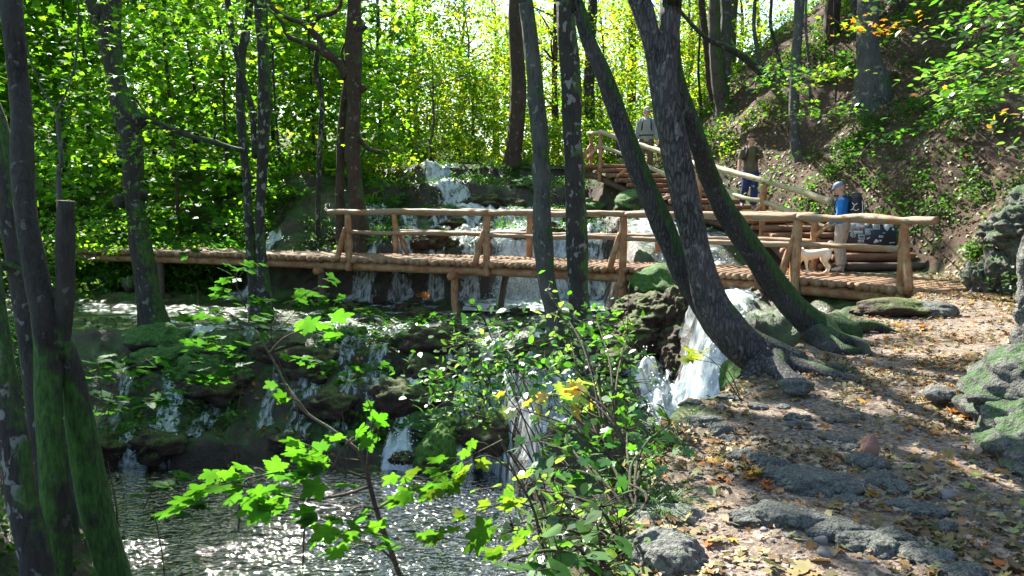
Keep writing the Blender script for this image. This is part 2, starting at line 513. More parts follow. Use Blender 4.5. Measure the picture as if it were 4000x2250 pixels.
def ax(segs):
    out = []
    for a, b, s in segs:
        out.append(np.arange(a, b - 1e-6, s))
    return np.concatenate(out + [[segs[-1][1]]])
gx = ax([(-120, -40, 8), (-40, -18, 1.5), (-18, -8, .16), (-8, -1, .075), (-1, 5, .055), (5, 15, .09), (15, 30, .8), (30, 120, 8)])
gy = ax([(-25, -2, 2.5), (-2, 2.2, .3), (2.2, 8, .05), (8, 13, .065), (13, 28, .07), (28, 36, .25), (36, 60, 1.5), (60, 140, 8)])
XX, YY = np.meshgrid(gx, gy)
ZZ = height(XX, YY)
ny, nx = XX.shape
ii = np.arange(ny - 1)[:, None] * nx; jj = np.arange(nx - 1)[None]
GF = np.stack([ii + jj, ii + jj + 1, ii + nx + jj + 1, ii + nx + jj], -1).reshape(-1, 4)
Eg = np.interp(YY, EY, EX); Hg = np.interp(YY, HY, HX)
pathm = sst(XX - Eg, -.15, .25) * (1 - sst(XX - Hg, -.3, .5)) * (1 - sst(YY, 13.5, 16))
hillm = sst(XX - Hg, -.3, .5)
wetm = (1 - sst(XX - Eg, -1.6, -.4)) * (1 - sst(ZZ, 2.2, 2.6))
gg = Geo(); gg.add(np.stack([XX, YY, ZZ], -1).reshape(-1, 3), GF, np.stack([pathm, hillm, wetm], -1).reshape(-1, 3))

m, n, b = mat('ground_soil', .9)
at = N(n, "ShaderNodeAttribute", attribute_name="Col").outputs[1 if False else 0]
sep = N(n, "ShaderNodeSeparateColor", {0: at})
v = coord(n)
big = noise(n, v, 1.1, 6, .6); mid = noise(n, v, 7, 6, .62); fine = noise(n, v, 38, 5, .65)
geo = N(n, "ShaderNodeNewGeometry"); spn = N(n, "ShaderNodeSeparateXYZ", {0: geo.outputs["Normal"]})
tufa = mixc(n, ramp(n, mid, [(.32, 0.), (.66, 1.)]), (.012, .008, .005), (.062, .036, .018))
tufa = mixc(n, ramp(n, big, [(.5, 0.), (.62, .5)]), tufa, (.035, .032, .028))
ms = math_(n, 'ADD', math_(n, 'ADD', noise(n, v, 2.0, 6, .65), math_(n, 'MULTIPLY', spn.outputs[2], .34)), -.34)
tufa = mixc(n, ramp(n, ms, [(.36, 0.), (.48, 1.)]), tufa, mixc(n, fine, (.012, .030, .006), (.055, .11, .015)))
litc = mixc(n, ramp(n, fine, [(.35, 0.), (.65, 1.)]), (.016, .009, .006), (.11, .060, .032))
litc = mixc(n, ramp(n, mid, [(.45, 0.), (.65, .5)]), litc, (.09, .06, .036))
litc = mixc(n, ramp(n, noise(n, v, 1.7, 6, .6), [(.60, 0.), (.68, .6)]), litc, mixc(n, fine, (.015, .035, .008), (.05, .10, .02)))
pth = mixc(n, ramp(n, fine, [(.36, 0.), (.64, 1.)]), (.05, .034, .023), (.40, .305, .225))
pth = mixc(n, ramp(n, mid, [(.42, 0.), (.62, .65)]), pth, (.10, .075, .052))
cc = mixc(n, sep.outputs[1], tufa, litc)
cc = mixc(n, sep.outputs[0], cc, pth)
n.links.new(cc, b.inputs["Base Color"])
rg = mixc(n, sep.outputs[2], (.95, .95, .95), (.38, .38, .38))
n.links.new(rg, b.inputs["Roughness"])
bump(n, b, math_(n, 'ADD', mid, math_(n, 'MULTIPLY', fine, .6)), 1.0, .05)
M['ground'] = m
ground = tag(build("ground", gg, M['ground'], col=True), kind="structure", label="leaf strewn forest floor with trail, tufa steps and steep bank")

# ------------------------------------------------------------------ water
def water_mat(name, tint, ref=.9, bscale=5, bstr=.35, foam=0.0, mincov=0.0):
    m = bpy.data.materials.new(name); m.use_nodes = True
    n = m.node_tree; n.nodes.clear()
    out = N(n, "ShaderNodeOutputMaterial")
    v = coord(n, (1, 1.6, 1))
    h = noise(n, v, bscale, 1.0, .5, .6)
    h2 = noise(n, v, bscale * .35, 2, .5)
    hh = math_(n, 'ADD', h, math_(n, 'MULTIPLY', h2, 1.2))
    bp = N(n, "ShaderNodeBump", {"Height": hh, "Strength": bstr, "Distance": .05})
    gl = N(n, "ShaderNodeBsdfGlossy", {"Color": (1, 1, 1, 1), "Roughness": .05, "Normal": bp.outputs[0]})
    tr = N(n, "ShaderNodeBsdfTransparent", {"Color": tint + (1,)})
    fr = N(n, "ShaderNodeFresnel", {"IOR": 1.33, "Normal": bp.outputs[0]})
    f = math_(n, 'MULTIPLY', fr.outputs[0], ref * 1.6, True)
    f = math_(n, 'ADD', f, .06, True)
    mx = N(n, "ShaderNodeMixShader", {0: f, 1: tr.outputs[0], 2: gl.outputs[0]}).outputs[0]
    milk = N(n, "ShaderNodeBsdfDiffuse", {"Color": (.32, .42, .38, 1)}).outputs[0]
    mx = N(n, "ShaderNodeMixShader", {0: mincov, 1: mx, 2: milk}).outputs[0]
    if foam:
        fn = noise(n, coord(n, (1, 2.0, 1)), 3.1, 7, .7, 1.0)
        fm = ramp(n, fn, [(.60 - foam * .2, 0.), (.70 - foam * .2, .9)])
        wd = N(n, "ShaderNodeBsdfDiffuse", {"Color": (.8, .84, .84, 1)}).outputs[0]
        mx = N(n, "ShaderNodeMixShader", {0: fm, 1: mx, 2: wd}).outputs[0]
    n.links.new(mx, out.inputs[0])
    return m
M['pool'] = water_mat('pool_water', (.42, .50, .38), 2.2, 9, 1.0, mincov=.01)
M['stream'] = water_mat('stream_water', (.5, .58, .54), 1.3, 9, .9, foam=.35, mincov=.03)

def sheet(name, x0, x1, y0, y1, z, st, m, amp=.0, label=None):
    a, c = np.meshgrid(np.arange(x0, x1, st), np.arange(y0, y1, st))
    zz = z + amp * fbm(a * 1.5, c * 2.5, 0, 60, 3)
    r_, q = a.shape
    i_ = np.arange(r_ - 1)[:, None] * q; j_ = np.arange(q - 1)[None]
    F = np.stack([i_ + j_, i_ + j_ + 1, i_ + q + j_ + 1, i_ + q + j_], -1).reshape(-1, 4)
    g = Geo(); g.add(np.stack([a, c, zz], -1).reshape(-1, 3), F)
    return tag(build(name, g, m), kind="structure", label=label)
sheet("pool_water", -10, 2.6, 3, 13.6, -3.2, .12, M['pool'], .03, "dark rippling pool at the foot of the cascades")
sheet("stream_water", -17, 3.0, 16.1, 21.0, -1.31, .1, M['stream'], .10, "shallow stream spreading under the footbridge")
sheet("upper_stream_water", -3.3, 2.6, 25.8, 34, 2.40, .15, M['stream'], .04, "sunlit stream above the highest fall")

def fall_mat():
    m = bpy.data.materials.new('falling_water'); m.use_nodes = True
    n = m.node_tree; n.nodes.clear()
    out = N(n, "ShaderNodeOutputMaterial")
    at = N(n, "ShaderNodeAttribute", attribute_name="Col")
    sp = N(n, "ShaderNodeSeparateColor", {0: at.outputs[0]})
    v = coord(n, (1, 1, 1), "UV")
    f = noise(n, N(n, "ShaderNodeMapping", {"Vector": v, "Scale": (12, 2.4, 1)}).outputs[0], 1.0, 5, .65, .5)
    f2 = noise(n, N(n, "ShaderNodeMapping", {"Vector": v, "Scale": (4, 4.5, 1)}).outputs[0], 1.0, 4, .6, .3)
    fc = ramp(n, f, [(.36, 0.), (.64, 1.)]); f2c = ramp(n, f2, [(.36, 0.), (.64, 1.)])
    s = math_(n, 'ADD', math_(n, 'ADD', math_(n, 'MULTIPLY', fc, .55), math_(n, 'MULTIPLY', f2c, .45)), math_(n, 'ADD', sp.outputs[0], -.86))
    cov = ramp(n, s, [(.0, 0.), (.70, .92)])
    d = N(n, "ShaderNodeBsdfDiffuse", {"Color": (.80, .85, .85, 1)})
    t = N(n, "ShaderNodeBsdfTranslucent", {"Color": (.8, .85, .85, 1)})
    mx = N(n, "ShaderNodeMixShader", {0: .4, 1: d.outputs[0], 2: t.outputs[0]})
    gl = N(n, "ShaderNodeBsdfGlossy", {"Color": (1, 1, 1, 1), "Roughness": .25})
    mx = N(n, "ShaderNodeMixShader", {0: .12, 1: mx.outputs[0], 2: gl.outputs[0]})
    tr = N(n, "ShaderNodeBsdfTransparent", {"Color": (.92, .95, .95, 1)})
    m2 = N(n, "ShaderNodeMixShader", {0: cov, 1: tr.outputs[0], 2: mx.outputs[0]})
    n.links.new(m2.outputs[0], out.inputs[0])
    return m
M['fall'] = fall_mat()

def fall(label, pts, wid, dens=.75, lift=.05, n=90, name="waterfall", off=None):
    """A veil of water lying on the ground along plan points (x,y); wid per point in metres."""
    pr = spline(np.column_stack([np.array([[p[0], p[1]] for p in pts]), np.zeros(len(pts)), np.broadcast_to(wid, (len(pts),)), np.broadcast_to(dens, (len(pts),))]), n)
    c = pr[:, :2]
    t = nrm(np.gradient(c, axis=0)); a = np.stack([t[:, 1], -t[:, 0]], -1)
    m_ = 26
    u = np.linspace(-.5, .5, m_)
    wob = 1 + .25 * vnoise(np.arange(n) * .35, 0, 0, int(abs(c[0, 0] * 31)) + 5)
    xy = c[:, None] + (u[None, :, None] * (pr[:, 3] * wob)[:, None, None]) * a[:, None]
    hz = height(xy[..., 0], xy[..., 1])
    # water shoots a little clear of the rock: smooth the fall line
    for _ in range(3):
        hz[1:-1] = np.maximum(hz[1:-1], (hz[:-2] + hz[2:]) / 2)
    z = hz + lift + .09 * fbm(xy[..., 0] * 6, xy[..., 1] * 6, 0, 71, 4) + .05 * np.abs(vnoise(xy[..., 0] * 14, xy[..., 1] * 5, 0, 72))
    V = np.concatenate([xy, z[..., None]], -1)
    L = np.concatenate([[0], np.cumsum(np.linalg.norm(np.diff(V[:, m_ // 2], axis=0), axis=1))])
    edge = 1 - sst(np.abs(u) * 2, .55, 1.0)
    end = sst(np.arange(n) / (n - 1.), 0, .05)
    cov = pr[:, 4][:, None] * (.35 + .65 * edge[None]) * (.5 + .5 * end[:, None])
    U = np.stack([u[None] * pr[:, 3][:, None], np.broadcast_to(L[:, None], z.shape)], -1).reshape(-1, 2)
    i_ = np.arange(n - 1)[:, None] * m_; j_ = np.arange(m_ - 1)[None]
    F = np.stack([i_ + j_, i_ + j_ + 1, i_ + m_ + j_ + 1, i_ + m_ + j_], -1).reshape(-1, 4)
    g = Geo(); g.add(V.reshape(-1, 3), F, np.repeat(cov.reshape(-1, 1), 3, 1), U)
    return tag(build(name, g, M['fall'], col=True, uv=True), kind="structure", label=label)

def W(*pp):
    return [hit(px, py)[:2] for px, py in pp]
# highest fall and the veils over the terraces behind the footbridge
fall("highest white fall dropping into the terraces", [(-2.6, 27.0), (-2.5, 26.3), (-2.45, 25.6), (-2.3, 24.8), (-1.9, 24.2), (-1.2, 23.4), (-.6, 22.6)], [1.6, 1.3, .9, .7, .8, .9, .9], .95)
for k, (x0, w0, d0) in enumerate([(-4.0, .9, .7), (-3.0, .7, .62), (-2.1, .6, .62), (-1.2, .7, .68), (-.2, 1.1, .78), (.75, 1.5, .95), (2.0, .9, .7)]):
    fall("thin veil of water over the terraced rock behind the footbridge", [(x0 - .2, 23.6), (x0, 22.6), (x0 + .1, 21.6), (x0 + .1, 21.0), (x0 + .12, 20.5), (x0 + .1, 20.1), (x0, 19.7)], w0, d0)
fall("broad curtain of water under the footbridge", [(.45, 21.0), (.45, 20.6), (.45, 20.35), (.45, 20.1), (.4, 19.8), (.2, 19.0)], [2.0, 1.9, 1.9, 2.0, 2.4, 2.6], .80, .10)
fall("foaming torrent beneath the stairs", [(4.1, 22.5), (3.9, 21.0), (3.7, 19.6), (3.8, 18.6), (4.0, 17.9), (4.1, 17.2), (4.0, 16.2)], [1.4, 1.5, 1.5, 1.9, 2.2, 2.0, 1.3], .88)
fall("torrent running on below the footbridge", [(4.2, 17.5), (4.1, 16.6), (4.0, 15.6), (3.9, 14.4), (3.6, 13.2), (3.2, 12.4), (3.0, 11.9)], [1.8, 1.5, 1.3, 1.2, 1.1, 1.1, 1.1], .9)
fall("milky chute beside the leaning trunks", [(3.25, 12.6), (3.1, 12.0), (3.0, 11.6), (2.9, 11.2), (2.85, 10.8), (2.75, 10.2), (2.6, 9.4)], [.9, 1.0, 1.15, 1.3, 1.5, 1.6, 1.6], .88, .12)
fall("white rapid sliding past the tufa mound", [(1.9, 14.6), (2.0, 13.9), (2.1, 13.2), (2.3, 12.5), (2.5, 11.8), (2.65, 11.1), (2.7, 10.4)], [.5, .6, .7, .9, 1.0, 1.1, 1.2], .95, .09)
fall("narrow zigzag cascade into the pool", [(-1.75, 16.6), (-1.85, 15.8), (-1.55, 15.2), (-1.65, 14.7), (-1.9, 14.2), (-1.95, 13.7), (-2.0, 13.2), (-2.0, 12.6)], [1.4, .9, .7, .75, .6, .45, .5, .8], 1.1, .07)
fall("side trickle of the zigzag cascade", [(-1.2, 16.0), (-1.3, 15.2), (-1.25, 14.6), (-1.35, 14.0)], [.4, .35, .3, .3], .72)
fall("slim twin cascade at the far side of the pool", [(-6.4, 16.0), (-6.5, 15.3), (-6.45, 14.7), (-6.4, 14.1), (-6.45, 13.6), (-6.4, 12.9)], [.45, .45, .55, .7, .9, 1.1], .9)
fall("faint trickle over dark tufa", [(-4.6, 15.6), (-4.6, 14.9), (-4.55, 14.2), (-4.5, 13.6)], [.3, .25, .3, .4], .62)
for k, x0 in enumerate([-7.4, -5.6, -3.9, -3.2, -2.6, -.9, -.4]):
    fall("thin silver trickle down the dark tufa face above the pool", [(x0, 16.3), (x0 + .1, 15.6), (x0 - .05, 15.0), (x0 + .05, 14.4), (x0 + .1, 13.8), (x0, 13.1)], rng.uniform(.3, .6, 6), .52)
for k, (px, w0) in enumerate([(1830, .35), (1950, .8), (2080, .6), (2170, .5)]):
    p0 = P(px, 1400, 14.2)[0]
    fall("thin streaks of water falling behind the shrubs", [(p0 - .1, 14.6), (p0, 13.8), (p0, 13.0), (p0, 12.5), (p0, 12.0), (p0, 11.4)], w0, .74)
fall("white water fanning out at the left edge of the bridge", [(-6.6, 21.9), (-7.0, 21.2), (-7.3, 20.7), (-7.5, 20.2)], [.5, .6, .8, 1.0], .85)
# splash foam where the curtain lands
sheet("foam_water", -1.2, 2.6, 18.2, 20.2, -1.235, .07, water_mat('foam', (.8, .85, .85), .9, 7, .8, foam=1.6), .10, "white foam below the broad curtain")

g = Geo(); Vt = np.array([[1, 0, 0], [-1, 0, 0], [0, 1, 0], [0, -1, 0], [0, 0, 1], [0, 0, -1.]]); Ft = np.array([[0, 2, 4], [2, 1, 4], [1, 3, 4], [3, 0, 4], [2, 0, 5], [1, 2, 5], [3, 1, 5], [0, 3, 5]])
for (x, y, sx_, sy_, n_, h_) in [(2.8, 10.6, .8, .6, 420, .7), (2.3, 12.3, .35, .7, 200, .3), (.4, 20.0, 1.1, .25, 300, .35), (-1.95, 13.0, .3, .25, 160, .3), (-1.7, 14.9, .4, .3, 120, .3), (-6.4, 13.1, .4, .2, 120, .25), (4.0, 17.3, .9, .5, 300, .5), (-1.9, 24.0, .7, .3, 140, .4), (3.1, 11.6, .45, .35, 160, .4)]:
    p = np.stack([x + rng.normal(0, .5, n_) * sx_, y + rng.normal(0, .5, n_) * sy_, np.zeros(n_)], -1)
    p[:, 2] = np.maximum(height(p[:, 0], p[:, 1]), -3.2) + .04 + rng.random(n_) ** 2 * h_
    r_ = rng.uniform(.006, .022, n_)
    g.add((p[:, None] + Vt[None] * r_[:, None, None] * rng.uniform(.6, 1.3, (n_, 6, 1))).reshape(-1, 3), (np.arange(n_)[:, None, None] * 6 + Ft[None]).reshape(-1, 3))
mw_, nw_, bw_ = mat('white_drops', .3); bw_.inputs["Base Color"].default_value = (.8, .85, .86, 1)
tag(build("splash_foam", g, mw_), "white splashing drops and foam at the foot of the falls", "foam", kind="stuff")

# ------------------------------------------------------------------ footbridge
def fr(px, py):     # deck edge point, deck top is z=0
    return G(px, py, 0.0)
front = np.array([P(-10, 978, 24.5) * [1, 1, 0], fr(250, 973), fr(420, 976), fr(800, 985), fr(1350, 1004), fr(1900, 1022), fr(2430, 1043), fr(2770, 1060), fr(3100, 1082), fr(3300, 1098), fr(3540, 1120), fr(3650, 1133)])
front[:, 2] = 0
DW = 1.8
fs = spline(front, 400)
ft = nrm(np.gradient(fs, axis=0))
fn = np.stack([-ft[:, 1], ft[:, 0], ft[:, 2]], -1)
Lb = np.concatenate([[0], np.cumsum(np.linalg.norm(np.diff(fs, axis=0), axis=1))])
def on_bridge(s, side=0.0, z=0.0):
    c = np.array([np.interp(s, Lb, fs[:, k]) for k in range(3)])
    nn = np.array([np.interp(s, Lb, fn[:, k]) for k in range(3)])
    return c + nn * side + np.array([0, 0, z])
def s_of(px):       # arc length where the front edge passes the image column px
    d = (fs[:, 0] / fs[:, 1]) * FPX * math.cos(PITCH) + 2000
    pxs = 2000 + FPX * fs[:, 0] / (fs[:, 1] * math.cos(PITCH) + CAMZ * math.sin(PITCH))
    return float(np.interp(px, pxs, Lb))
bridge = empty("footbridge", on_bridge(s_of(2430), DW / 2, -1.3), "long rustic log footbridge with peeled wooden railings crossing the cascades", "bridge")
g = Geo(); s = 0.0; k = 0
while s < Lb[-1]:
    r_ = .066 + rng.uniform(-.010, .012)
    e0, e1 = rng.uniform(-.07, .09), rng.uniform(-.08, .08)
    a_, b_ = on_bridge(s, -e0 - .05, -r_ * .8 - .008), on_bridge(s + rng.uniform(-.02, .02), DW + e1, -r_ * .8 - .008)
    V, F, c_, U = tube([a_, (a_ + b_) / 2 + [0, 0, rng.uniform(-.006, .006)], b_], [r_, r_ * 1.02, r_ * .95], 10, 4, .08, 1, k, flat=1)
    V[:, 2] = np.minimum(V[:, 2], rng.uniform(-.006, .004))     # sawn walking surface
    g.add(V, F, None, U + rng.uniform(0, 9, 2)); s += r_ * 2 + rng.uniform(.004, .016); k += 1
build("deck", g, M['wood_deck'], bridge, uv=True)
for side in (.18, DW - .2):
    pts = [on_bridge(q, side, -.24) for q in np.linspace(.1, Lb[-1] - .5, 24)]
    g = Geo(); g.add(*tube(pts, .105, 12, 120, .12, 1, 3)); build("stringer", g, M['wood_post'], bridge, uv=True)
def log_rail(pts, r, name, parent, m=None, seed=0, n=None):
    pts = np.array(pts)
    q = pts.copy(); 
    if len(q) > 2: q[1:-1] += rng.normal(0, .012, (len(q) - 2, 3))
    g = Geo(); g.add(*tube(q, np.array([r * rng.uniform(.85, 1.1) for _ in q]), 14, n or max(24, len(q) * 8), .13, 1.2, seed, lump=.18))
    return build(name, g, m or M['wood_rail'], parent, uv=True)
def stretch(px0, px1, side, z, k=7, over=0.0):
    s0, s1 = s_of(px0), s_of(px1)
    return [on_bridge(q, side, z) for q in np.linspace(s0 - over, s1 + over, k)]
FRONT = [1360, 1900, 2430, 3105, 3515]
RAIL_H = 1.10
# top rails are several logs butted on the posts
for (a_, b_, sd) in ((1285, 1905, 1), (1905, 2440, 2), (2440, 3105, 3), (3105, 3640, 4)):
    p = stretch(a_, b_, .02, RAIL_H, 5); log_rail(p, .072, "top_rail", bridge, seed=sd)
for (a_, b_, sd) in ((1375, 1905, 11), (1905, 2440, 12), (2440, 3105, 13), (3105, 3505, 14)):
    p = stretch(a_, b_, .03, .60 if a_ > 1400 else .62, 5); log_rail(p, .054, "middle_rail", bridge, seed=sd)
sR = [s_of(1360) + .3, s_of(1900) + .35, s_of(2430) + .25, s_of(3105) - .35]
for i in range(3):
    log_rail([on_bridge(q, DW - .04, RAIL_H - .02) for q in np.linspace(sR[i] - .35, sR[i + 1] + .05, 5)], .075, "top_rail", bridge, seed=20 + i)
    log_rail([on_bridge(q, DW - .05, .56) for q in np.linspace(sR[i], sR[i + 1], 5)], .06, "middle_rail", bridge, seed=30 + i)
def post(s, side, top, bot, r=.085, name="post", m=None, lean=(0, 0)):
    a_ = on_bridge(s, side, bot); b_ = on_bridge(s + lean[0], side + lean[1], top)
    g = Geo(); g.add(*tube([a_, (a_ * .5 + b_ * .5) + rng.normal(0, .012, 3), b_], [r * 1.08, r, r * .92], 14, 20, .12, 1.2, int(s * 10), lump=.15))
    return build(name, g, m or M['wood_post'], bridge, uv=True)
for i, px in enumerate(FRONT):
    s0 = s_of(px)
    post(s0, .03, RAIL_H - .05, -.34, .095 if i == 3 else .083)
    bs = -1 if i < 4 else 1
    a_ = on_bridge(s0 + bs * .24, -.12, -.06); b_ = on_bridge(s0 + bs * .05, -.02, .72)
    g = Geo(); g.add(*tube([a_, (a_ + b_) / 2 + [0, 0, .02], b_], [.072, .07, .05], 12, 14, .14, 1.2, i)); build("brace", g, M['wood_post'], bridge, uv=True)
for i, s0 in enumerate(sR):
    post(s0, DW - .04, RAIL_H - .06, -.34, .078)
    a_ = on_bridge(s0 + .28, DW + .14, -.02); b_ = on_bridge(s0 + .05, DW, .62)
    g = Geo(); g.add(*tube([a_, b_], [.06, .045], 10, 8, .14, 1.2, i)); build("brace", g, M['wood_post'], bridge, uv=True)
# piers down to the stream bed
def pier(px, side, py_bot, r, dpx=0, m=None):
    s0 = s_of(px); a_ = on_bridge(s0, side, -.15)
    p = on_bridge(s_of(px + dpx), side, 0); zb = height(p[0], p[1]) - .15
    p[2] = zb
    g = Geo(); g.add(*tube([p, (p + a_) / 2 + rng.normal(0, .015, 3), a_], [r * 1.1, r, r], 14, 24, .14, 1.2, px, lump=.2)); build("pier", g, m or M['wood_post'], bridge, uv=True)
pier(600, .2, 0, .09, m=M['wood_dark']); pier(1240, .2, 1150, .11, m=M['wood_dark']); pier(1340, 1.5, 0, .16, m=M['wood_dark']); pier(1765, .15, 1240, .085); pier(1895, 1.4, 0, .08, -40, m=M['wood_dark'])
pier(2425, .1, 0, .10); pier(2360, 1.5, 0, .13, m=M['wood_dark']); pier(2780, 1.0, 0, .1); pier(3085, .3, 0, .17, m=M['wood_dark'])
s0 = s_of(2425)
a_ = on_bridge(s0 - .35, .9, -1.05); b_ = on_bridge(s0 - .05, .1, -.3)
g = Geo(); g.add(*tube([a_, b_], [.07, .06], 10, 8, .1, 1, 5)); build("brace", g, M['wood_post'], bridge, uv=True)
for px in (1240, 1765, 2425, 3095):
    a_, b_ = on_bridge(s_of(px), -.1, -.37), on_bridge(s_of(px), DW + .1, -.37)
    g = Geo(); g.add(*tube([a_, b_], .09, 10, 8, .1, 1, 5)); build("cross_beam", g, M['wood_post'], bridge, uv=True)

# ------------------------------------------------------------------ log stairs
ST = np.array([G(3250, 1050, .0), P(3080, 960, 16.2), P(2985, 880, 17.3), P(2860, 835, 18.4), P(2700, 790, 19.6), P(2560, 745, 20.7), P(2450, 700, 21.7), P(2330, 645, 22.8), P(2270, 636, 23.6)])
ST[0] = [6.45, 15.5, .0]
stc = np.concatenate([[0], np.cumsum(np.linalg.norm(np.diff(ST[:, :2], axis=0), axis=1))])
def stair_pt(u):
    return np.array([np.interp(u, stc, ST[:, k]) for k in range(3)])
STSM = spline(ST, 200); stl = np.concatenate([[0], np.cumsum(np.linalg.norm(np.diff(STSM[:, :2], axis=0), axis=1))])
def sp_(u): return np.array([np.interp(u, stl, STSM[:, k]) for k in range(3)])
def sdir(u):
    d = sp_(u + .3) - sp_(u - .3); d[2] = 0; return nrm(d)
stairs = empty("log_stairs", sp_(4.0) * [1, 1, 0] + [0, 0, .4], "wide log stairway with pale handrail climbing the bank beside the torrent", "stairs")
NT = 17
zz_ = np.linspace(.12, 2.42, NT)
umax = float(np.interp(2.4, STSM[:, 2], stl))
for k in range(NT):
    z0 = zz_[k]; u0 = float(np.interp(z0 - .08, np.maximum.accumulate(STSM[:, 2]), stl))
    u1 = float(np.interp(z0 + .06, np.maximum.accumulate(STSM[:, 2]), stl)) if k < NT - 1 else stl[-1]
    g = Geo(); nl = max(3, int((u1 - u0) / .125) + 1)
    for j in range(nl):
        u = u0 + (u1 - u0 + .04) * j / (nl - 1 if nl > 1 else 1)
        p = sp_(u); d = sdir(u); nn = np.array([d[1], -d[0], 0])
        wdt = 1.9 if k > 3 else 1.95 + (4 - k) * .03
        lo = -rng.uniform(.02, .16)
        r_ = rng.uniform(.055, .068)
        a_ = p + nn * lo; b_ = p + nn * wdt; a_[2] = b_[2] = z0 - r_
        V, F, c_, U = tube([a_, (a_ + b_) / 2 + [0, 0, rng.uniform(-.01, .01)], b_], r_, 10, 6, .1, 1, k * 9 + j)
        g.add(V, F, None, U + rng.uniform(0, 9, 2))
    build("tread", g, M['wood_stair'], stairs, uv=True)
    g = Geo(); p = sp_(u0); d = sdir(u0); nn = np.array([d[1], -d[0], 0])
    a_ = p - nn * .05 - d * .0; b_ = p + nn * (1.9 if k > 3 else 2.0); a_[2] = b_[2] = z0 - .19
    g.add(*tube([a_, b_], .058, 10, 5, .1, 1, k)); build("riser", g, M['wood_stair'], stairs, uv=True)
for off in (.12, 1.7):
    pts = []
    for u in np.linspace(.3, stl[-1], 12):
        d = sdir(u); nn = np.array([d[1], -d[0], 0]); q = sp_(u) + nn * off; q[2] -= .36; pts.append(q)
    g = Geo(); g.add(*tube(pts, .1, 10, 40, .1, 1, 4)); build("stringer", g, M['wood_dark'], stairs, uv=True)
def spost(px, top_py, Y, zb, r=.06, off=0.0):
    t_ = P(px, top_py, Y); b_ = t_.copy(); b_[2] = zb
    g = Geo(); g.add(*tube([b_, (t_ + b_) / 2 + rng.normal(0, .01, 3), t_], r, 12, 12, .12, 1.2, px)); build("post", g, M['wood_pale'] if px == 2490 else M['wood_post'], stairs, uv=True)
    return t_
spost(2985, 716, 17.3, .35, .07); spost(2345, 524, 22.6, 1.9); spost(2310, 532, 23.6, 2.2, .055); spost(2490, 572, 21.6, 1.2, .055); spost(2735, 640, 19.2, -.2, .07)
for pts, r_, nm in (
    ([P(2298, 520, 23.7), P(2345, 519, 22.6)], .055, "top_rail"),
    ([P(2340, 514, 22.7), P(2420, 540, 22.1), P(2500, 566, 21.5), P(2600, 600, 20.7), P(2700, 634, 19.7), P(2740, 648, 19.2)], .065, "top_rail"),
    ([P(2740, 640, 19.2), P(2840, 666, 18.5), P(2985, 708, 17.35), P(3110, 744, 16.5), P(3250, 790, 15.55)], .068, "top_rail"),
    ([P(2350, 572, 22.6), P(2420, 597, 22.1), P(2490, 630, 21.6), P(2560, 666, 21.0), P(2640, 700, 20.3), P(2740, 722, 19.2)], .05, "middle_rail"),
    ([P(2740, 715, 19.2), P(2830, 742, 18.6), P(2910, 776, 17.9), P(2985, 784, 17.35)], .055, "middle_rail"),
    ([P(2985, 788, 17.3), P(3080, 828, 16.7), P(3160, 862, 16.1), P(3245, 893, 15.6)], .055, "middle_rail")):
    log_rail(pts, r_, nm, stairs, M['wood_pale'], seed=int(r_ * 1000))
for a_, b_ in ((P(2930, 850, 17.2), P(2985, 785, 17.3)), (P(2278, 612, 23.4), P(2312, 560, 23.6)), (P(2292, 625, 22.5), P(2345, 562, 22.6)), (P(2410, 690, 21.9), P(2480, 640, 21.6)), (P(2590, 775, 19.3), P(2735, 735, 19.2)), (P(3180, 925, 15.7), P(3245, 870, 15.6))):
    g = Geo(); g.add(*tube([a_, b_], [.05, .045], 10, 8, .1, 1, 7)); build("brace", g, M['wood_post'], stairs, uv=True)
# broad half-log steps cut in the path beside the stair foot
low = empty("half_log_steps", [7.9, 15.8, 0], "low broad half log steps behind the man in the blue jacket", "steps")
for k, (Y, z, x0, x1) in enumerate([(15.55, .14, 6.7, 8.35), (15.95, .29, 6.6, 8.5), (16.4, .44, 6.4, 8.5), (16.85, .58, 6.2, 8.3)]):
    g = Geo(); g.add(*tube([[x0, Y - .05, z - .07], [(x0 + x1) / 2, Y, z - .065], [x1, Y + .12, z - .07]], .085, 12, 14, .1, 1, k, lump=.2)); 
    g.add(*boxg([(x0 + x1) / 2, Y + .26, z - .14], [x1 - x0 - .1, .4, .2])); build("tread", g, M['wood_stair'] if k else M['wood_dark'], low, uv=True)
# log edging across the trail
g = Geo(); g.add(*tube([P(3610, 1178, 11.9), P(3720, 1190, 11.7), P(3860, 1195, 11.55), P(4030, 1196, 11.5)], [.085, .09, .085, .08], 14, 40, .14, 1.2, 5, lump=.2))
tag(build("edging_log", g, M['wood_dark'], uv=True), "dark weathered log edging laid across the trail near the bridge end", "log")

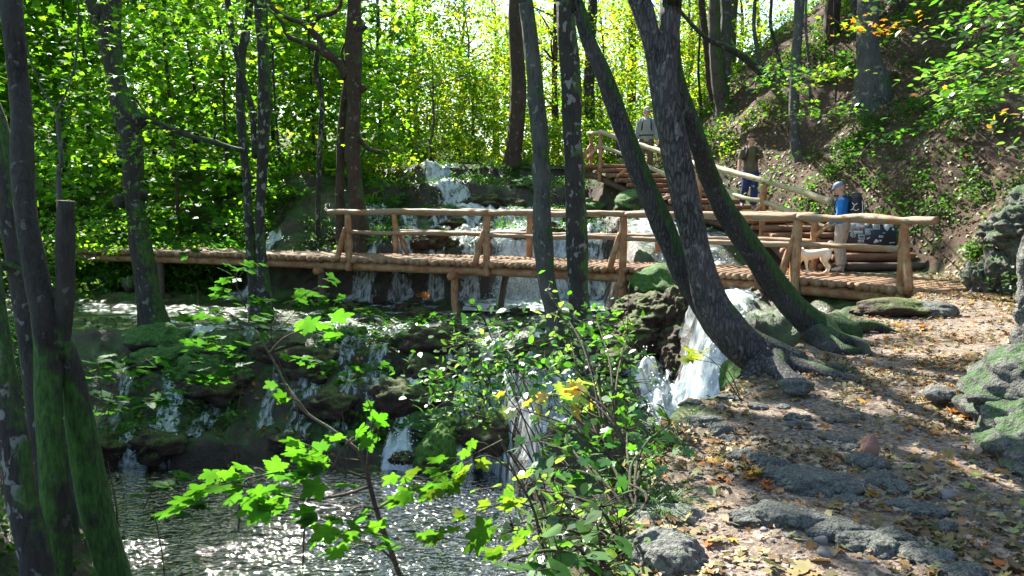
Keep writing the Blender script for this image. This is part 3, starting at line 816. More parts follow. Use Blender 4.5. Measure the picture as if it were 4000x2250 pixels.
# ------------------------------------------------------------------ sticker board
bd = empty("notice_board", [7.75, 16.45, .35], "dark blue notice board covered in pale stickers behind the railing", "board")
pA, pB = P(3318, 962, 16.15), P(3492, 868, 16.35)
cx_, cz_, wd_, hh_ = (pA[0] + pB[0]) / 2, (pA[2] + pB[2]) / 2, pB[0] - pA[0], pB[2] - pA[2]
pc = np.array([cx_, 16.25, cz_]); ta = R(18)
Rx = np.array([[1, 0, 0], [0, math.cos(ta), math.sin(ta)], [0, -math.sin(ta), math.cos(ta)]]); Rx = np.array([[1, 0, 0], [0, math.cos(ta), -math.sin(ta)], [0, math.sin(ta), math.cos(ta)]]).T
g = Geo(); g.add(*boxg(pc, [wd_, .035, hh_], Rx)); build("panel", g, flat_mat('board_blue', (.025, .035, .05), .5), bd, smooth=False)
for dx in (-wd_ / 2 + .05, wd_ / 2 - .05):
    g = Geo(); g.add(*tube([[pc[0] + dx, 16.36, .25], [pc[0] + dx, 16.34, pc[2] + .1]], .04, 10, 6, .1, 1, 4)); build("post", g, M['wood_dark'], bd, uv=True)
stk = {'w': flat_mat('sticker_white', (.62, .64, .62), .5), 'r': flat_mat('sticker_red', (.6, .06, .05), .5), 'k': flat_mat('sticker_ink', (.05, .06, .08), .5), 'g': flat_mat('sticker_grey', (.35, .4, .42), .5)}
def sticker(u, v_, w_, h_, mk='w', kind='box', rot=0.0, d=.021):
    ca, sa = math.cos(rot), math.sin(rot)
    if kind == 'disc':
        th = np.linspace(0, 6.283, 20, endpoint=False); q = np.stack([w_ / 2 * np.cos(th), h_ / 2 * np.sin(th)], -1)
    elif kind == 'shield':
        q = np.array([[-.5, .5], [0, .42], [.5, .5], [.5, 0], [.3, -.35], [0, -.55], [-.3, -.35], [-.5, 0]])[::-1] * [w_, h_]
    elif kind == 'blob':
        th = np.linspace(0, 6.283, 14, endpoint=False); rr = 1 + .3 * np.sin(3 * th + u * 40); q = np.stack([w_ / 2 * rr * np.cos(th), h_ / 2 * rr * np.sin(th)], -1)
    else:
        q = np.array([[-.5, -.5], [.5, -.5], [.5, .5], [-.5, .5]]) * [w_, h_]
    q = q @ np.array([[ca, sa], [-sa, ca]])
    loc = np.stack([(u - .5) * wd_ + q[:, 0], np.full(len(q), -d), (.5 - v_) * hh_ + q[:, 1]], -1) @ Rx.T + pc
    g = Geo(); m_ = len(q)
    out = loc + (np.array([0, .0025, 0]) @ Rx.T)
    g.add(np.vstack([loc, out]), [np.arange(m_)[None], (m_ + np.arange(m_))[None, ::-1], np.stack([np.arange(m_), m_ + np.arange(m_), m_ + (np.arange(m_) + 1) % m_, (np.arange(m_) + 1) % m_], -1)])
    build("sticker", g, stk[mk], bd, smooth=False)
for a_ in [(.10, .10, .16, .06, 'w'), (.08, .26, .14, .09, 'g'), (.30, .20, .11, .10, 'w', 'disc'), (.30, .245, .115, .03, 'r', 'box', 0, .024), (.40, .10, .10, .05, 'w'), (.60, .15, .15, .15, 'w'), (.605, .15, .10, .09, 'g', 'box', 0, .024), (.71, .05, .06, .04, 'r'),
           (.82, .20, .13, .16, 'w', 'shield'), (.93, .12, .07, .09, 'g'), (.95, .30, .05, .05, 'w', 'disc'), (.20, .42, .22, .06, 'w'), (.41, .40, .12, .14, 'g'), (.10, .53, .12, .12, 'w', 'disc'), (.10, .53, .085, .085, 'k', 'disc', 0, .024), (.10, .53, .10, .014, 'w', 'box', .6, .026), (.10, .53, .10, .014, 'w', 'box', -.8, .026),
           (.27, .64, .14, .12, 'g'), (.27, .62, .08, .035, 'k', 'box', 0, .024), (.41, .69, .08, .022, 'w', 'box', .5), (.68, .62, .09, .045, 'w'), (.68, .62, .06, .014, 'k', 'box', 0, .024), (.25, .82, .13, .05, 'w'), (.20, .82, .016, .03, 'k', 'box', 0, .024), (.235, .82, .016, .03, 'k', 'box', 0, .024), (.27, .82, .016, .03, 'k', 'box', 0, .024),
           (.57, .82, .11, .07, 'w', 'blob', .4), (.66, .80, .04, .045, 'w', 'shield'), (.75, .46, .06, .02, 'g', 'box', .2), (.90, .88, .12, .02, 'g', 'box', .1), (.50, .30, .05, .03, 'w', 'blob'), (.07, .37, .10, .04, 'w', 'blob')]:
    sticker(*a_)

# ------------------------------------------------------------------ trees
GRN = [(.04, .15, .012), (.06, .20, .014), (.09, .25, .018), (.045, .17, .02)]
YGR = [(.10, .21, .018), (.14, .25, .02), (.07, .17, .015), (.22, .27, .03)]
DGR = [(.02, .06, .012), (.03, .085, .015), (.04, .11, .018)]
YGR = YGR + [(.18, .26, .02)]
AUT = [(.30, .10, .015), (.35, .17, .03), (.22, .08, .02)]
SUNV = np.array(TOSUN)
LIT = []       # (ground x, ground y, rx, ry, rotation) places the sun reaches through the canopy
def lit_px(px, py, Y, rx, ry, rot=0.0):
    p = P(px, py, Y); q = p - SUNV * (p[2] / SUNV[2]); LIT.append((q[0], q[1], rx, ry, rot))
SHADE = []     # (ground x, ground y, rx, ry) places darkened by leaves added overhead
for (x, y, rx, ry) in [(1.95, 4.7, .62, .55), (2.3, 3.9, .5, .5), (1.5, 5.4, .45, .35), (2.45, 5.2, .35, .35), (1.6, 3.9, .3, .35), (1.75, 3.15, .4, .22), (2.2, 3.3, .3, .3), (1.25, 4.35, .16, .5), (3.6, 7.6, .8, .16), (3.0, 6.6, .5, .22), (2.3, 6.1, .4, .25)]: SHADE.append((x, y, rx, ry))
def keep_prob(c):
    q = c - SUNV * (c[:, 2:3] / SUNV[2])
    nn = fbm(q[:, 0] * .62, q[:, 1] * .62, 3, 90, 3)
    p = np.where(c[:, 1] > 24, np.where(nn > .10, 1.0, np.where(c[:, 2] < 10, .38, .12)), np.where(nn > .02, 1.0, .2))
    for (x, y, rx, ry, ro) in LIT:
        dx, dy = q[:, 0] - x, q[:, 1] - y
        a = (dx * math.cos(ro) + dy * math.sin(ro)) / rx; b_ = (-dx * math.sin(ro) + dy * math.cos(ro)) / ry
        e = a * a + b_ * b_
        p = np.where(e < 1, .03, p)
    lit = p < .1
    for (x, y, rx, ry) in SHADE:
        e = ((q[:, 0] - x) / rx) ** 2 + ((q[:, 1] - y) / ry) ** 2
        p = np.where((e < 1) & ~lit, 1.0, p)
    return np.where(c[:, 2] < 2.2, np.maximum(p, .0), p)
TR = math.atan2(-SUNV[0], SUNV[1])     # direction of tree shadows on the ground
# lit places (by what the photograph shows in sunlight)
for px in range(500, 3600, 160):
    q = fr(px, float(np.interp(px, [400, 1900, 3540], [976, 1022, 1120]))); LIT.append((q[0], q[1] + .2, 1.1, 1.9, 0))
for a_ in [(2250, 1420, 5.4, 1.0, .9), (1800, 1450, 5.3, 1.0, .8), (2350, 1720, 4.3, .7, .6), (2200, 2000, 3.4, .6, .5), (3850, 250, 8.1, 1.0, .8), (3900, 600, 12, 1.2, .7), (3500, 650, 16, .7, .5), (3300, 820, 16, .5, .4), (3750, 760, 14, .8, .5), (1150, 1150, 18, 1.3, .7), (200, 1100, 20, 1.5, 1.0), (450, 1650, 11, .6, .5), (1000, 2000, 10.2, .5, .4), (2300, 1500, 11, .9, .9), (1750, 1350, 12, 1.0, 1.0), (2150, 1650, 5.5, .7, .7), (2300, 1900, 4.0, .5, .6), (1950, 1300, 16, 2.5, 1.2), (900, 1850, 2.8, .35, .35), (700, 1900, 2.8, .35, .35), (1100, 1330, 3.0, .3, .3),
           (1720, 700, 26, 2.2, 1.5), (2050, 950, 21, 2.2, .8), (2250, 680, 24, 1.2, .8), (2600, 1480, 12, .8, .8), (2800, 1150, 15, .6, .6), (1500, 1500, 13.5, .5, .6),
           (3300, 980, 15, 1.6, .8), (2980, 710, 17.3, 1.2, .6), (2500, 560, 21.5, 1.5, .8), (3650, 480, 17, 1.3, .7), (3900, 120, 16, 1.3, .9), (3350, 280, 22, 1.5, .8), (3200, 560, 17, .7, .5), (3000, 780, 16, .5, .4), (3850, 1000, 11.8, .5, .7),
           (3950, 1500, 5.0, .5, .6)]:
    lit_px(*a_[:3], *a_[3:])
for (px, py) in [(1500, 2050), (1750, 2100), (1350, 2150), (1600, 2200), (1850, 2180), (1450, 1960), (1700, 2000)]:
    q = G(px, py, -3.2); q = q - SUNV * (q[2] / SUNV[2]); LIT.append((q[0], q[1], 1.15, .9, 0))
for (px, py, rx, ry) in [(3950, 1245, 1.1, .35), (3600, 1330, 1.5, .4), (3650, 1470, 1.2, .45), (3300, 1520, .9, .25), (3500, 1400, 1.0, .2), (3400, 1680, .35, .2), (3950, 1110, .7, .4)]:
    q = G(px, py); LIT.append((q[0], q[1], rx, ry, .15))
a_, b_ = G(2560, 1640), G(3200, 1950)
for t in np.linspace(-.1, 1.2, 9): q = a_ * (1 - t) + b_ * t; LIT.append((q[0], q[1], .28, .13, -.9))
for (px, py, rx, ry) in [(2650, 1950, .45, .4), (2900, 2130, .45, .35), (2550, 2150, .3, .3), (2750, 1800, .3, .25), (3700, 2150, .25, .10), (3350, 2000, .22, .07)]:
    q = G(px, py); LIT.append((q[0], q[1], rx, ry, 0))
LIT = [l for l in LIT]

SIGHT = [  # (px0, px1, py0, py1, Ymin) no hanging foliage nearer than the things seen there
    (1350, 4000, 430, 1300, 99)]
def in_front(c, lim=22.0):
    """True for leaves that would hang in front of the clearing (real clearing: the stream corridor is open)."""
    d = c - CAM
    f = d @ FW
    px = 2000 + FPX * d[:, 0] / np.maximum(f, .1); py = 1125 - FPX * (d @ UPV) / np.maximum(f, .1)
    return (f > .3) & (px > -250) & (px < 4250) & (py > -60) & (py < 2300)

def spray(g, ctr, rad, nc, per, size, pal, shape=RHOMB, cr=.7, flat=.18, cull=True, clear=True, jit=.55, hollow=.35, pj=.3, keepfn=None):
    ctr, rad = np.array(ctr, float), np.array(rad, float)
    d = nrm(rng.normal(0, 1, (nc, 3))); r = rng.uniform(hollow, 1, (nc, 1)) ** .6
    cc_ = ctr + d * r * rad
    tilt = rng.normal(0, .25, (nc, 2))
    o = rng.normal(0, 1, (nc, per, 3)); o[..., :2] *= cr * .55 * rng.uniform(.6, 1.4, (nc, 1, 1)); o[..., 2] = o[..., 2] * cr * flat + o[..., 0] * tilt[:, None, 0] + o[..., 1] * tilt[:, None, 1]
    c = (cc_[:, None] + o).reshape(-1, 3)
    col_ = np.repeat(palette(nc, pal, pj), per, 0) * rng.uniform(.75, 1.25, (nc * per, 1))
    k = np.ones(len(c), bool)
    if cull: k &= rng.random(len(c)) < keep_prob(c)
    if clear: k &= ~(in_front(c) & (c[:, 1] < np.where(c[:, 0] < -3.2, 19.5, 24.0)))
    k &= c[:, 2] > height(c[:, 0], c[:, 1]) + .03
    c, col_ = c[k], col_[k]
    return leaves(g, c, size * rng.uniform(.7, 1.25, len(c)), shape, col_, jit=jit)

def stem_from(st):
    pts = np.array([P(a, b_, Y) for a, b_, Y, w_ in st]); rad = np.array([w_ * .5 * Y / FPX for a, b_, Y, w_ in st])
    return pts, rad

def add_stem(g, st, ground_=False, top=None, seg=20, rough=.09, lump=.11, seed=0, dens=9, flare=1.0):
    """st: list of (px,py,Y,width px) from the base upwards; top=(x,y,z,r) more points beyond the frame."""
    pts, rad = stem_from(st)
    if ground_:
        b0 = pts[0].copy(); b0[2] = height(b0[0], b0[1]) - max(.25, rad[0] * 2.2)
        if b0[2] < pts[0][2]: pts = np.vstack([b0, pts]); rad = np.concatenate([[rad[0] * 1.25 * flare], rad])
    for t_ in (top or []):
        pts = np.vstack([pts, t_[:3]]); rad = np.append(rad, t_[3])
    L_ = np.linalg.norm(np.diff(pts, axis=0), axis=1).sum()
    g.add(*tube(pts, rad, seg, int(L_ * dens) + 8, rough, 1.6, seed, lump=lump))
    return pts, rad

def knob(g, p, r, seed=0):
    th, ph = np.meshgrid(np.linspace(0, 2 * np.pi, 14, endpoint=False), np.linspace(0, np.pi, 9))
    d = np.stack([np.sin(ph) * np.cos(th), np.sin(ph) * np.sin(th), np.cos(ph)], -1)
    rr = r * (1 + .35 * vnoise(d[..., 0] * 2 + seed, d[..., 1] * 2, d[..., 2] * 2, seed))
    V = (np.array(p) + d * rr[..., None]).reshape(-1, 3)
    i_ = np.arange(8)[:, None] * 14; j_ = np.arange(14)[None]; j2 = (j_ + 1) % 14
    g.add(V, np.stack([i_ + j_, i_ + j2, i_ + 14 + j2, i_ + 14 + j_], -1).reshape(-1, 4))

def crown_at(root, ctr, rad, nc, per=34, size=.15, pal=None, name="crown", m=None):
    g = Geo(); spray(g, ctr, rad, nc, per, size, pal or GRN)
    if g.n > 100: return build(name, g, m or M['leaf_far'], root, smooth=False, col=True)

def shadow_crown(root):
    """unseen leaf layer added to the tree to darken the middle of the trail"""
    g = Geo()
    for (x, y, rx, ry) in SHADE:
        for zc in (9.6, 10.4):
            c = np.array([x, y, 0]) + SUNV * (zc / SUNV[2])
            spray(g, c, (rx, ry, .3), 30, 30, .15, GRN, cr=.3, hollow=.0)
    build("crown", g, M['leaf_far'], root, smooth=False, col=True)  # leaves added only for their shadow, parented to the upright tree

def limbs(g, p, r, ctr, rad, k=6, seed=0):
    rr = np.random.default_rng(seed)
    for i in range(k):
        d = nrm(rr.normal(0, 1, 3)); e = np.array(ctr) + d * np.array(rad) * .8
        mid = (np.array(p) + e) / 2 + rr.normal(0, .25, 3)
        g.add(*tube([p, mid, e], [r * .55, r * .35, r * .08], 7, 14, .1, 1, seed + i))

def tall(name, label, stems, m, crown, base=None, group=None, seg=20, seed=0, extra=None, size=.15, pal=None):
    """stems: list of (list, ground?, extend?)."""
    p0, _ = stem_from(stems[0][0][:1]); b0 = p0[0].copy(); b0[2] = height(b0[0], b0[1])
    root = empty(name, b0, label, "tree", group)
    g = Geo(); tops = []
    for k, (st, gr, up) in enumerate(stems):
        pts, rad = stem_from(st); top = None
        if up:
            d = nrm(pts[-1] - pts[-2]); d = nrm(d + [0, 0, .5])
            e1 = pts[-1] + d * up * .5; e2 = pts[-1] + d * up + [.2, .1, 0]
            top = [(*e1, rad[-1] * .75), (*e2, rad[-1] * .3)]; tops.append((e2, rad[-1]))
        add_stem(g, st, gr, top, seg=seg, seed=seed + k)
    if extra: extra(g)
    for (ctr, rad_, nc) in crown:
        if tops: limbs(g, tops[0][0] - [0, 0, 1.0], tops[0][1], ctr, rad_, 5, seed)
    build("trunk", g, m, root, uv=False)
    for (ctr, rad_, nc) in crown:
        crown_at(root, ctr, rad_, nc, size=size, pal=pal)
    return root

# --- near left group
def ex_a(g):
    knob(g, P(214, 1350, 5.62), .085, 3)
tall("mossy_tree", "moss covered multi stemmed tree with a sawn off stem, left foreground", [
    ([(235, 2700, 5.5, 130), (230, 2199, 5.5, 98), (222, 1985, 5.5, 112), (200, 1770, 5.5, 102), (187, 1556, 5.55, 100), (192, 1380, 5.6, 108), (170, 1220, 5.6, 92), (140, 1060, 5.65, 86), (113, 920, 5.7, 78), (93, 760, 5.8, 76), (88, 600, 5.9, 86), (86, 460, 6, 78), (70, 310, 6.1, 70), (56, 155, 6.1, 76), (35, -20, 6.15, 80), (25, -90, 6.2, 80)], True, 6),
    ([(215, 1400, 5.62, 90), (240, 1290, 5.65, 76), (256, 1150, 5.65, 72), (256, 950, 5.65, 68), (257, 784, 5.65, 66)], False, 0),
    ([(510, 2600, 5.9, 150), (446, 2250, 5.85, 132), (392, 2060, 5.8, 126), (350, 1860, 5.8, 118), (313, 1663, 5.75, 104), (281, 1449, 5.7, 82), (240, 1330, 5.65, 76)], True, 0)],
    M['bark_moss'], [((-5.0, 8.5, 9.5), (3, 3, 1.8), 110)], seg=26, seed=11, extra=ex_a)
tall("leaning_tree", "dark mossy trunk with pale lichen crossing the bottom left corner", [
    ([(200, 2700, 5.0, 140), (140, 2210, 5.0, 122), (92, 1985, 5.0, 116), (60, 1770, 5.0, 108), (28, 1556, 5.05, 95), (-10, 1300, 5.1, 84), (-60, 900, 5.2, 80), (-120, 500, 5.3, 76)], True, 6)], M['bark_spot'], [((-6.5, 6.5, 8), (2, 2, 1.3), 40)], seg=24, seed=15)
tall("old_tree", "shaggy dark tree half hidden behind the left foreground stems", [
    ([(170, 1700, 7.6, 110), (110, 1250, 7.6, 92), (62, 960, 7.6, 84), (28, 760, 7.6, 80), (8, 620, 7.65, 90), (-22, 480, 7.7, 80), (-80, 300, 7.8, 76), (-140, 0, 7.9, 70)], True, 5),
    ([(130, 1130, 7.6, 50), (70, 1060, 7.5, 40), (0, 1030, 7.4, 36), (-80, 1010, 7.3, 30)], False, 0)], M['bark_dark'], [((-8, 13, 9), (3, 3, 1.5), 90)], seg=20, seed=17)
def ex_b(g):
    Y = 16.4
    for (px, py, r) in ((545, 470, .27), (500, 590, .24), (480, 780, .22), (560, 760, .2), (515, 1110, .22), (410, 40, .26), (545, 950, .16), (575, 1180, .24)):
        knob(g, P(px - 8, py, Y), r * .68, int(px))
    g.add(*tube([P(530, 440, Y), P(640, 492, Y), P(740, 530, Y), P(840, 556, Y), P(950, 590, Y)], [.07, .055, .06, .055, .05], 9, 40, .25, 1.5, 5, lump=.3))
    for pts in ([(740, 530), (735, 480), (730, 440)], [(540, 400), (515, 370), (600, 480)], [(830, 556), (850, 510), (870, 500)], [(545, 498), (660, 505), (760, 512), (880, 508)]):
        g.add(*tube([P(a, b_, Y) for a, b_ in pts], [.025, .02, .012] if len(pts) == 3 else [.02, .018, .015, .01], 6, 12, .1, 1, 5))
tall("knotted_tree", "stout knobbly dark tree with a long drooping side limb, in front of the bridge", [
    ([(612, 1330, 16.4, 150), (592, 1230, 16.4, 112), (570, 1087, 16.4, 82), (553, 970, 16.4, 84), (534, 854, 16.4, 72), (522, 738, 16.4, 76), (518, 621, 16.4, 80), (512, 543, 16.4, 78), (487, 430, 16.4, 88), (452, 310, 16.4, 68), (432, 155, 16.4, 76), (433, 0, 16.4, 74), (425, -80, 16.4, 70)], True, 6),
    ([(430, 240, 16.4, 50), (400, 150, 16.4, 38), (368, 60, 16.4, 34), (349, -40, 16.4, 34)], False, 4)],
    M['bark_dark'], [((-8.5, 17, 11), (4, 4, 2), 170)], seg=22, seed=21, extra=ex_b)
tall("twin_tree", "pair of slim lichen spotted stems standing in the stream before the bridge", [
    ([(1005, 1150, 17.6, 70), (988, 1060, 17.6, 46), (976, 932, 17.6, 38), (963, 699, 17.6, 32), (941, 466, 17.6, 34), (943, 233, 17.6, 34), (968, 80, 17.6, 30), (978, -50, 17.6, 28)], True, 5),
    ([(1032, 1150, 17.5, 60), (1024, 1030, 17.5, 42), (1015, 854, 17.5, 36), (1027, 621, 17.5, 42), (1031, 466, 17.5, 50), (1034, 310, 17.5, 48), (1025, 155, 17.5, 46), (1019, 0, 17.5, 54), (1015, -60, 17.5, 52)], True, 7),
    ([(995, 620, 17.55, 22), (985, 430, 17.55, 22), (955, 330, 17.55, 22), (905, 120, 17.5, 24), (885, -40, 17.5, 22)], False, 4)],
    M['bark_spot'], [((-5.5, 19, 12), (4, 4, 2), 150)], seg=16, seed=25)
def ex_c(g):
    Y = 20.7
    g.add(*tube([P(1360, 300, Y), P(1320, 240, Y), P(1265, 200, Y), (P(1240, 140, Y)), P(1180, 90, Y), P(1110, 65, Y), P(1060, 20, Y), P(1050, -60, Y)], [.15, .13, .12, .09, .07, .06, .05, .05], 9, 60, .2, 1.5, 5, lump=.3))
    g.add(*tube([P(1265, 200, Y), P(1180, 165, Y), P(1125, 140, Y), P(1095, 80, Y), P(1040, 30, Y)], [.08, .07, .06, .045, .03], 8, 40, .2, 1.5, 6))
    g.add(*tube([P(1240, 150, Y), P(1215, 110, Y), P(1240, 70, Y), P(1300, 50, Y), P(1330, 20, Y), P(1330, -50, Y)], [.07, .07, .07, .06, .05, .05], 8, 40, .2, 1.5, 7, lump=.3))
    g.add(*tube([P(1350, 260, Y), P(1335, 200, Y), P(1370, 130, Y), P(1365, 60, Y)], [.03, .03, .025, .02], 6, 30, .1, 1, 7))
    g.add(*tube([P(1400, 540, Y), P(1440, 580, Y), P(1490, 595, Y)], [.08, .06, .05], 7, 12, .2, 1.5, 5))
    g.add(*tube([P(1370, 130, Y), P(1460, 200, Y), P(1560, 280, Y), P(1620, 320, Y)], [.02, .018, .014, .008], 5, 20, .1, 1, 5))
    knob(g, P(1415, 345, Y), .12, 5); knob(g, P(1418, 110, Y), .1, 6)
tall("forked_tree", "rust brown forked tree with a crooked limb right behind the bridge rail", [
    ([(1425, 1120, 20.7, 110), (1415, 986, 20.7, 80), (1401, 854, 20.7, 68), (1386, 699, 20.7, 58), (1376, 543, 20.7, 60), (1384, 430, 20.7, 50), (1382, 310, 20.7, 58), (1382, 155, 20.7, 66), (1384, 0, 20.7, 54), (1382, -60, 20.7, 52)], True, 6),
    ([(1335, 1030, 20.9, 44), (1328, 776, 20.9, 34), (1332, 543, 20.9, 32), (1345, 400, 20.9, 30), (1362, 290, 20.8, 32)], True, 0)],
    M['bark_red'], [((-5, 22, 12), (4, 4, 2), 90)], seg=18, seed=31, extra=ex_c)
tall("crooked_tree", "thin crooked pole tree just left of the bridge rail's end", [
    ([(1243, 1000, 21.5, 24), (1242, 860, 21.5, 21), (1245, 700, 21.5, 20), (1254, 480, 21.5, 19), (1256, 370, 21.5, 20), (1234, 280, 21.5, 22), (1240, 200, 21.5, 18)], True, 0)], M['bark_spot'], [], seg=10, seed=35)
# --- centre
_ut = tall("upright_tree", "straight mottled trunk, left of the central pair in front of the bridge", [
    ([(2215, 1520, 13.0, 100), (2190, 1400, 13.0, 82), (2156, 1200, 13.0, 74), (2132, 1072, 13.0, 70), (2122, 940, 13.0, 74), (2117, 824, 13.0, 68), (2108, 549, 13.0, 65), (2096, 400, 13.0, 64), (2086, 275, 13.0, 62), (2066, 100, 13.0, 58), (2055, 0, 13.0, 56), (2048, -60, 13, 54)], True, 7)],
    M['bark_grey'], [((-1.5, 13.5, 12), (3.5, 3.5, 1.6), 60)], seg=24, seed=41)
tall("spotted_tree", "straight dark trunk with white lichen spots, right one of the central pair", [
    ([(2320, 1520, 12.6, 110), (2295, 1400, 12.6, 92), (2262, 1150, 12.6, 80), (2255, 960, 12.6, 79), (2249, 824, 12.6, 77), (2236, 549, 12.6, 76), (2227, 275, 12.6, 74), (2212, 100, 12.6, 73), (2208, 0, 12.6, 72), (2206, -60, 12.6, 70)], True, 7)],
    M['bark_spot'], [((.5, 14, 12), (3, 3, 1.6), 50)], seg=24, seed=43)
shadow_crown(_ut)
def ex_d(g):
    Y = 26.6
    g.add(*tube([P(2010, 560, Y), P(2020, 640, Y), P(2050, 670, Y)], [.2, .22, .15], 9, 12, .2, 1.5, 5))
tall("terrace_tree", "reddish brown thick trunk rooted beside the highest fall", [
    ([(1990, 690, 26.6, 90), (2002, 620, 26.6, 68), (2016, 520, 26.6, 66), (2022, 435, 26.6, 66), (2026, 330, 26.6, 58), (2020, 217, 26.6, 54), (2014, 80, 26.6, 52), (2012, -50, 26.6, 50)], True, 6)], M['bark_red'], [((-1, 28, 14), (4, 4, 2.4), 60)], seg=18, seed=45, extra=ex_d)
# --- leaning group at the trail edge
YB = 7.15
def roots(g, lst, s0=0):
    for k, (st, fl) in enumerate(lst):
        pts, rad = stem_from(st)
        for i in range(len(pts)):
            if i > 0:
                hz = height(pts[i, 0], pts[i, 1])
                if fl: pts[i, 2] = max(pts[i, 2] * .3 + (hz + rad[i] * .3) * .7, hz - .02) if i < len(pts) - 1 else hz - rad[i] * .8
        g.add(*tube(pts, rad, 12, 36, .2, 1.5, s0 + k, lump=.4))
def ex_e(g):
    roots(g, [([(2960, 1380, 7.1, 110), (3080, 1400, 7.0, 90), (3200, 1430, 6.8, 60), (3300, 1460, 6.6, 40), (3400, 1490, 6.4, 24)], True),
              ([(2900, 1310, 7.3, 80), (3020, 1340, 7.3, 60), (3150, 1390, 7.2, 50), (3280, 1440, 7.0, 36), (3360, 1462, 6.9, 20)], True),
              ([(2960, 1410, 7.0, 100), (3060, 1450, 6.7, 80), (3130, 1490, 6.5, 50), (3220, 1520, 6.3, 26)], True),
              ([(2990, 1390, 7.0, 120), (2960, 1440, 6.9, 90), (2910, 1485, 6.8, 60), (2860, 1525, 6.75, 44), (2835, 1560, 6.8, 30)], False),
              ([(3020, 1410, 7.0, 100), (3050, 1470, 6.7, 80), (3080, 1500, 6.5, 40), (3150, 1545, 6.2, 20)], True)])
tall("leaning_tree", "large furrowed tree leaning from roots on the trail edge, forked high up", [
    ([(3110, 1455, YB, 190), (3010, 1415, YB, 185), (2920, 1360, YB, 165), (2845, 1287, YB, 150), (2785, 1200, YB, 125), (2738, 1044, YB, 104), (2700, 882, YB, 98), (2668, 720, YB, 103), (2636, 558, YB, 106), (2606, 420, YB, 108), (2596, 330, YB, 100), (2604, 220, YB, 82), (2613, 137, YB, 80), (2621, 0, YB, 82), (2622, -60, YB, 80)], False, 6),
    ([(2596, 410, YB, 84), (2565, 320, YB, 60), (2546, 220, YB, 52), (2520, 130, YB, 48), (2480, 0, YB, 48), (2465, -60, YB, 46)], False, 5),
    ([(2590, 330, YB, 46), (2580, 240, YB, 40), (2556, 120, YB, 38), (2528, 0, YB, 38), (2515, -60, YB, 36)], False, 5)],
    M['bark_lean'], [((-.5, 8.5, 10.5), (2.6, 2.6, 1.2), 24)], seg=30, seed=51, extra=ex_e)
tall("leaning_tree", "slanting trunk with vivid green moss low down, left of the big leaning tree", [
    ([(2960, 1400, 7.5, 140), (2850, 1310, 7.6, 125), (2765, 1210, 7.7, 108), (2712, 1130, 7.7, 98), (2660, 1044, 7.7, 94), (2590, 882, 7.7, 86), (2519, 720, 7.7, 80), (2454, 558, 7.7, 75), (2393, 396, 7.7, 70), (2350, 275, 7.7, 64), (2291, 137, 7.7, 58), (2254, 0, 7.7, 50), (2236, -60, 7.7, 48)], False, 6)],
    bark_mat('bark_half_moss', base=(.06, .056, .052), dark=(.006, .005, .005), plates=34, moss=.44, lichen=.28, vs=1.4, mside=.7, mosscol=(.022, .07, .008)), [((-2.5, 11, 11), (2.5, 2.5, 1.2), 24)], seg=26, seed=55)
def ex_f(g):
    roots(g, [([(3230, 1270, 8.7, 90), (3330, 1255, 8.9, 60), (3420, 1250, 9.1, 40), (3520, 1275, 9.0, 24)], True),
              ([(3200, 1290, 8.6, 110), (3290, 1330, 8.2, 90), (3360, 1345, 8.0, 60), (3400, 1390, 7.6, 30)], True),
              ([(3180, 1300, 8.6, 110), (3260, 1370, 7.9, 70), (3330, 1370, 7.8, 50), (3390, 1330, 8.0, 30)], True),
              ([(3250, 1260, 8.8, 80), (3330, 1240, 9.1, 50), (3400, 1240, 9.3, 26)], True)], 20)
tall("leaning_tree", "slanting dark tree behind the big leaning one, its roots by the bridge end", [
    ([(3330, 1330, 8.6, 140), (3210, 1285, 8.6, 128), (3100, 1200, 8.6, 106), (3025, 1110, 8.6, 98), (2963, 1020, 8.5, 92), (2862, 870, 8.4, 86), (2781, 720, 8.3, 80), (2730, 570, 8.0, 74), (2676, 420, 7.9, 68), (2640, 290, 7.8, 58), (2625, 100, 7.7, 50), (2618, -60, 7.7, 46)], False, 6)],
    bpy.data.materials["bark_half_moss"], [((1.0, 11, 12), (2.5, 2.5, 1.2), 24)], seg=26, seed=57, extra=ex_f)

# --- trees on the right hillside, placed where the photo shows their foot
def hill_tree(name, label, st, m, up=5, crown=None, seg=14, seed=0, group=None, pal=None, extra=None, nc=170):
    h = hit(st[0][0], st[0][1], 9)
    Y = h[1]
    stt = [(a, b_, Y + .0, w_) for a, b_, w_ in st]
    tp = P(stt[-1][0], stt[-1][1], Y)
    cr = crown if crown is not None else [((tp[0] - .5, tp[1] + .5, tp[2] + up * .8), (3.2, 3.2, 2.0), nc)]
    return tall(name, label, [(stt, True, up)], m, cr, seg=seg, seed=seed, group=group, pal=pal, extra=(lambda g: extra(g, Y)) if extra else None)
hill_tree("young_tree", "slim straight smooth trunk on the slope above the boy's head", [(3120, 610, 48), (3108, 570, 40), (3100, 430, 36), (3108, 250, 36), (3120, 80, 36), (3126, -50, 36)], M['bark_grey'], seed=61)
def ex_g(g, Y):
    for pts in ([(3400, 350), (3360, 400), (3330, 420)], [(3420, 350), (3450, 390), (3470, 400)], [(3400, 360), (3395, 410), (3380, 430)]):
        g.add(*tube([P(a, b_, Y - .2 * k) for k, (a, b_) in enumerate(pts)], [.2, .12, .05], 8, 12, .2, 1, 3))
hill_tree("hillside_tree", "stout grey tree with mossy foot high on the leafy slope", [(3408, 375, 135), (3405, 310, 118), (3396, 240, 88), (3388, 150, 82), (3392, 60, 78), (3396, -60, 76)], M['bark_grey'], seed=63, seg=18, extra=ex_g)
hill_tree("ridge_tree", "left stem of the mossy pair standing on the ridge", [(2800, 425, 40), (2775, 330, 32), (2762, 200, 28), (2745, 60, 26), (2738, -50, 26)], M['bark_red'], seed=65, group=None, seg=12)
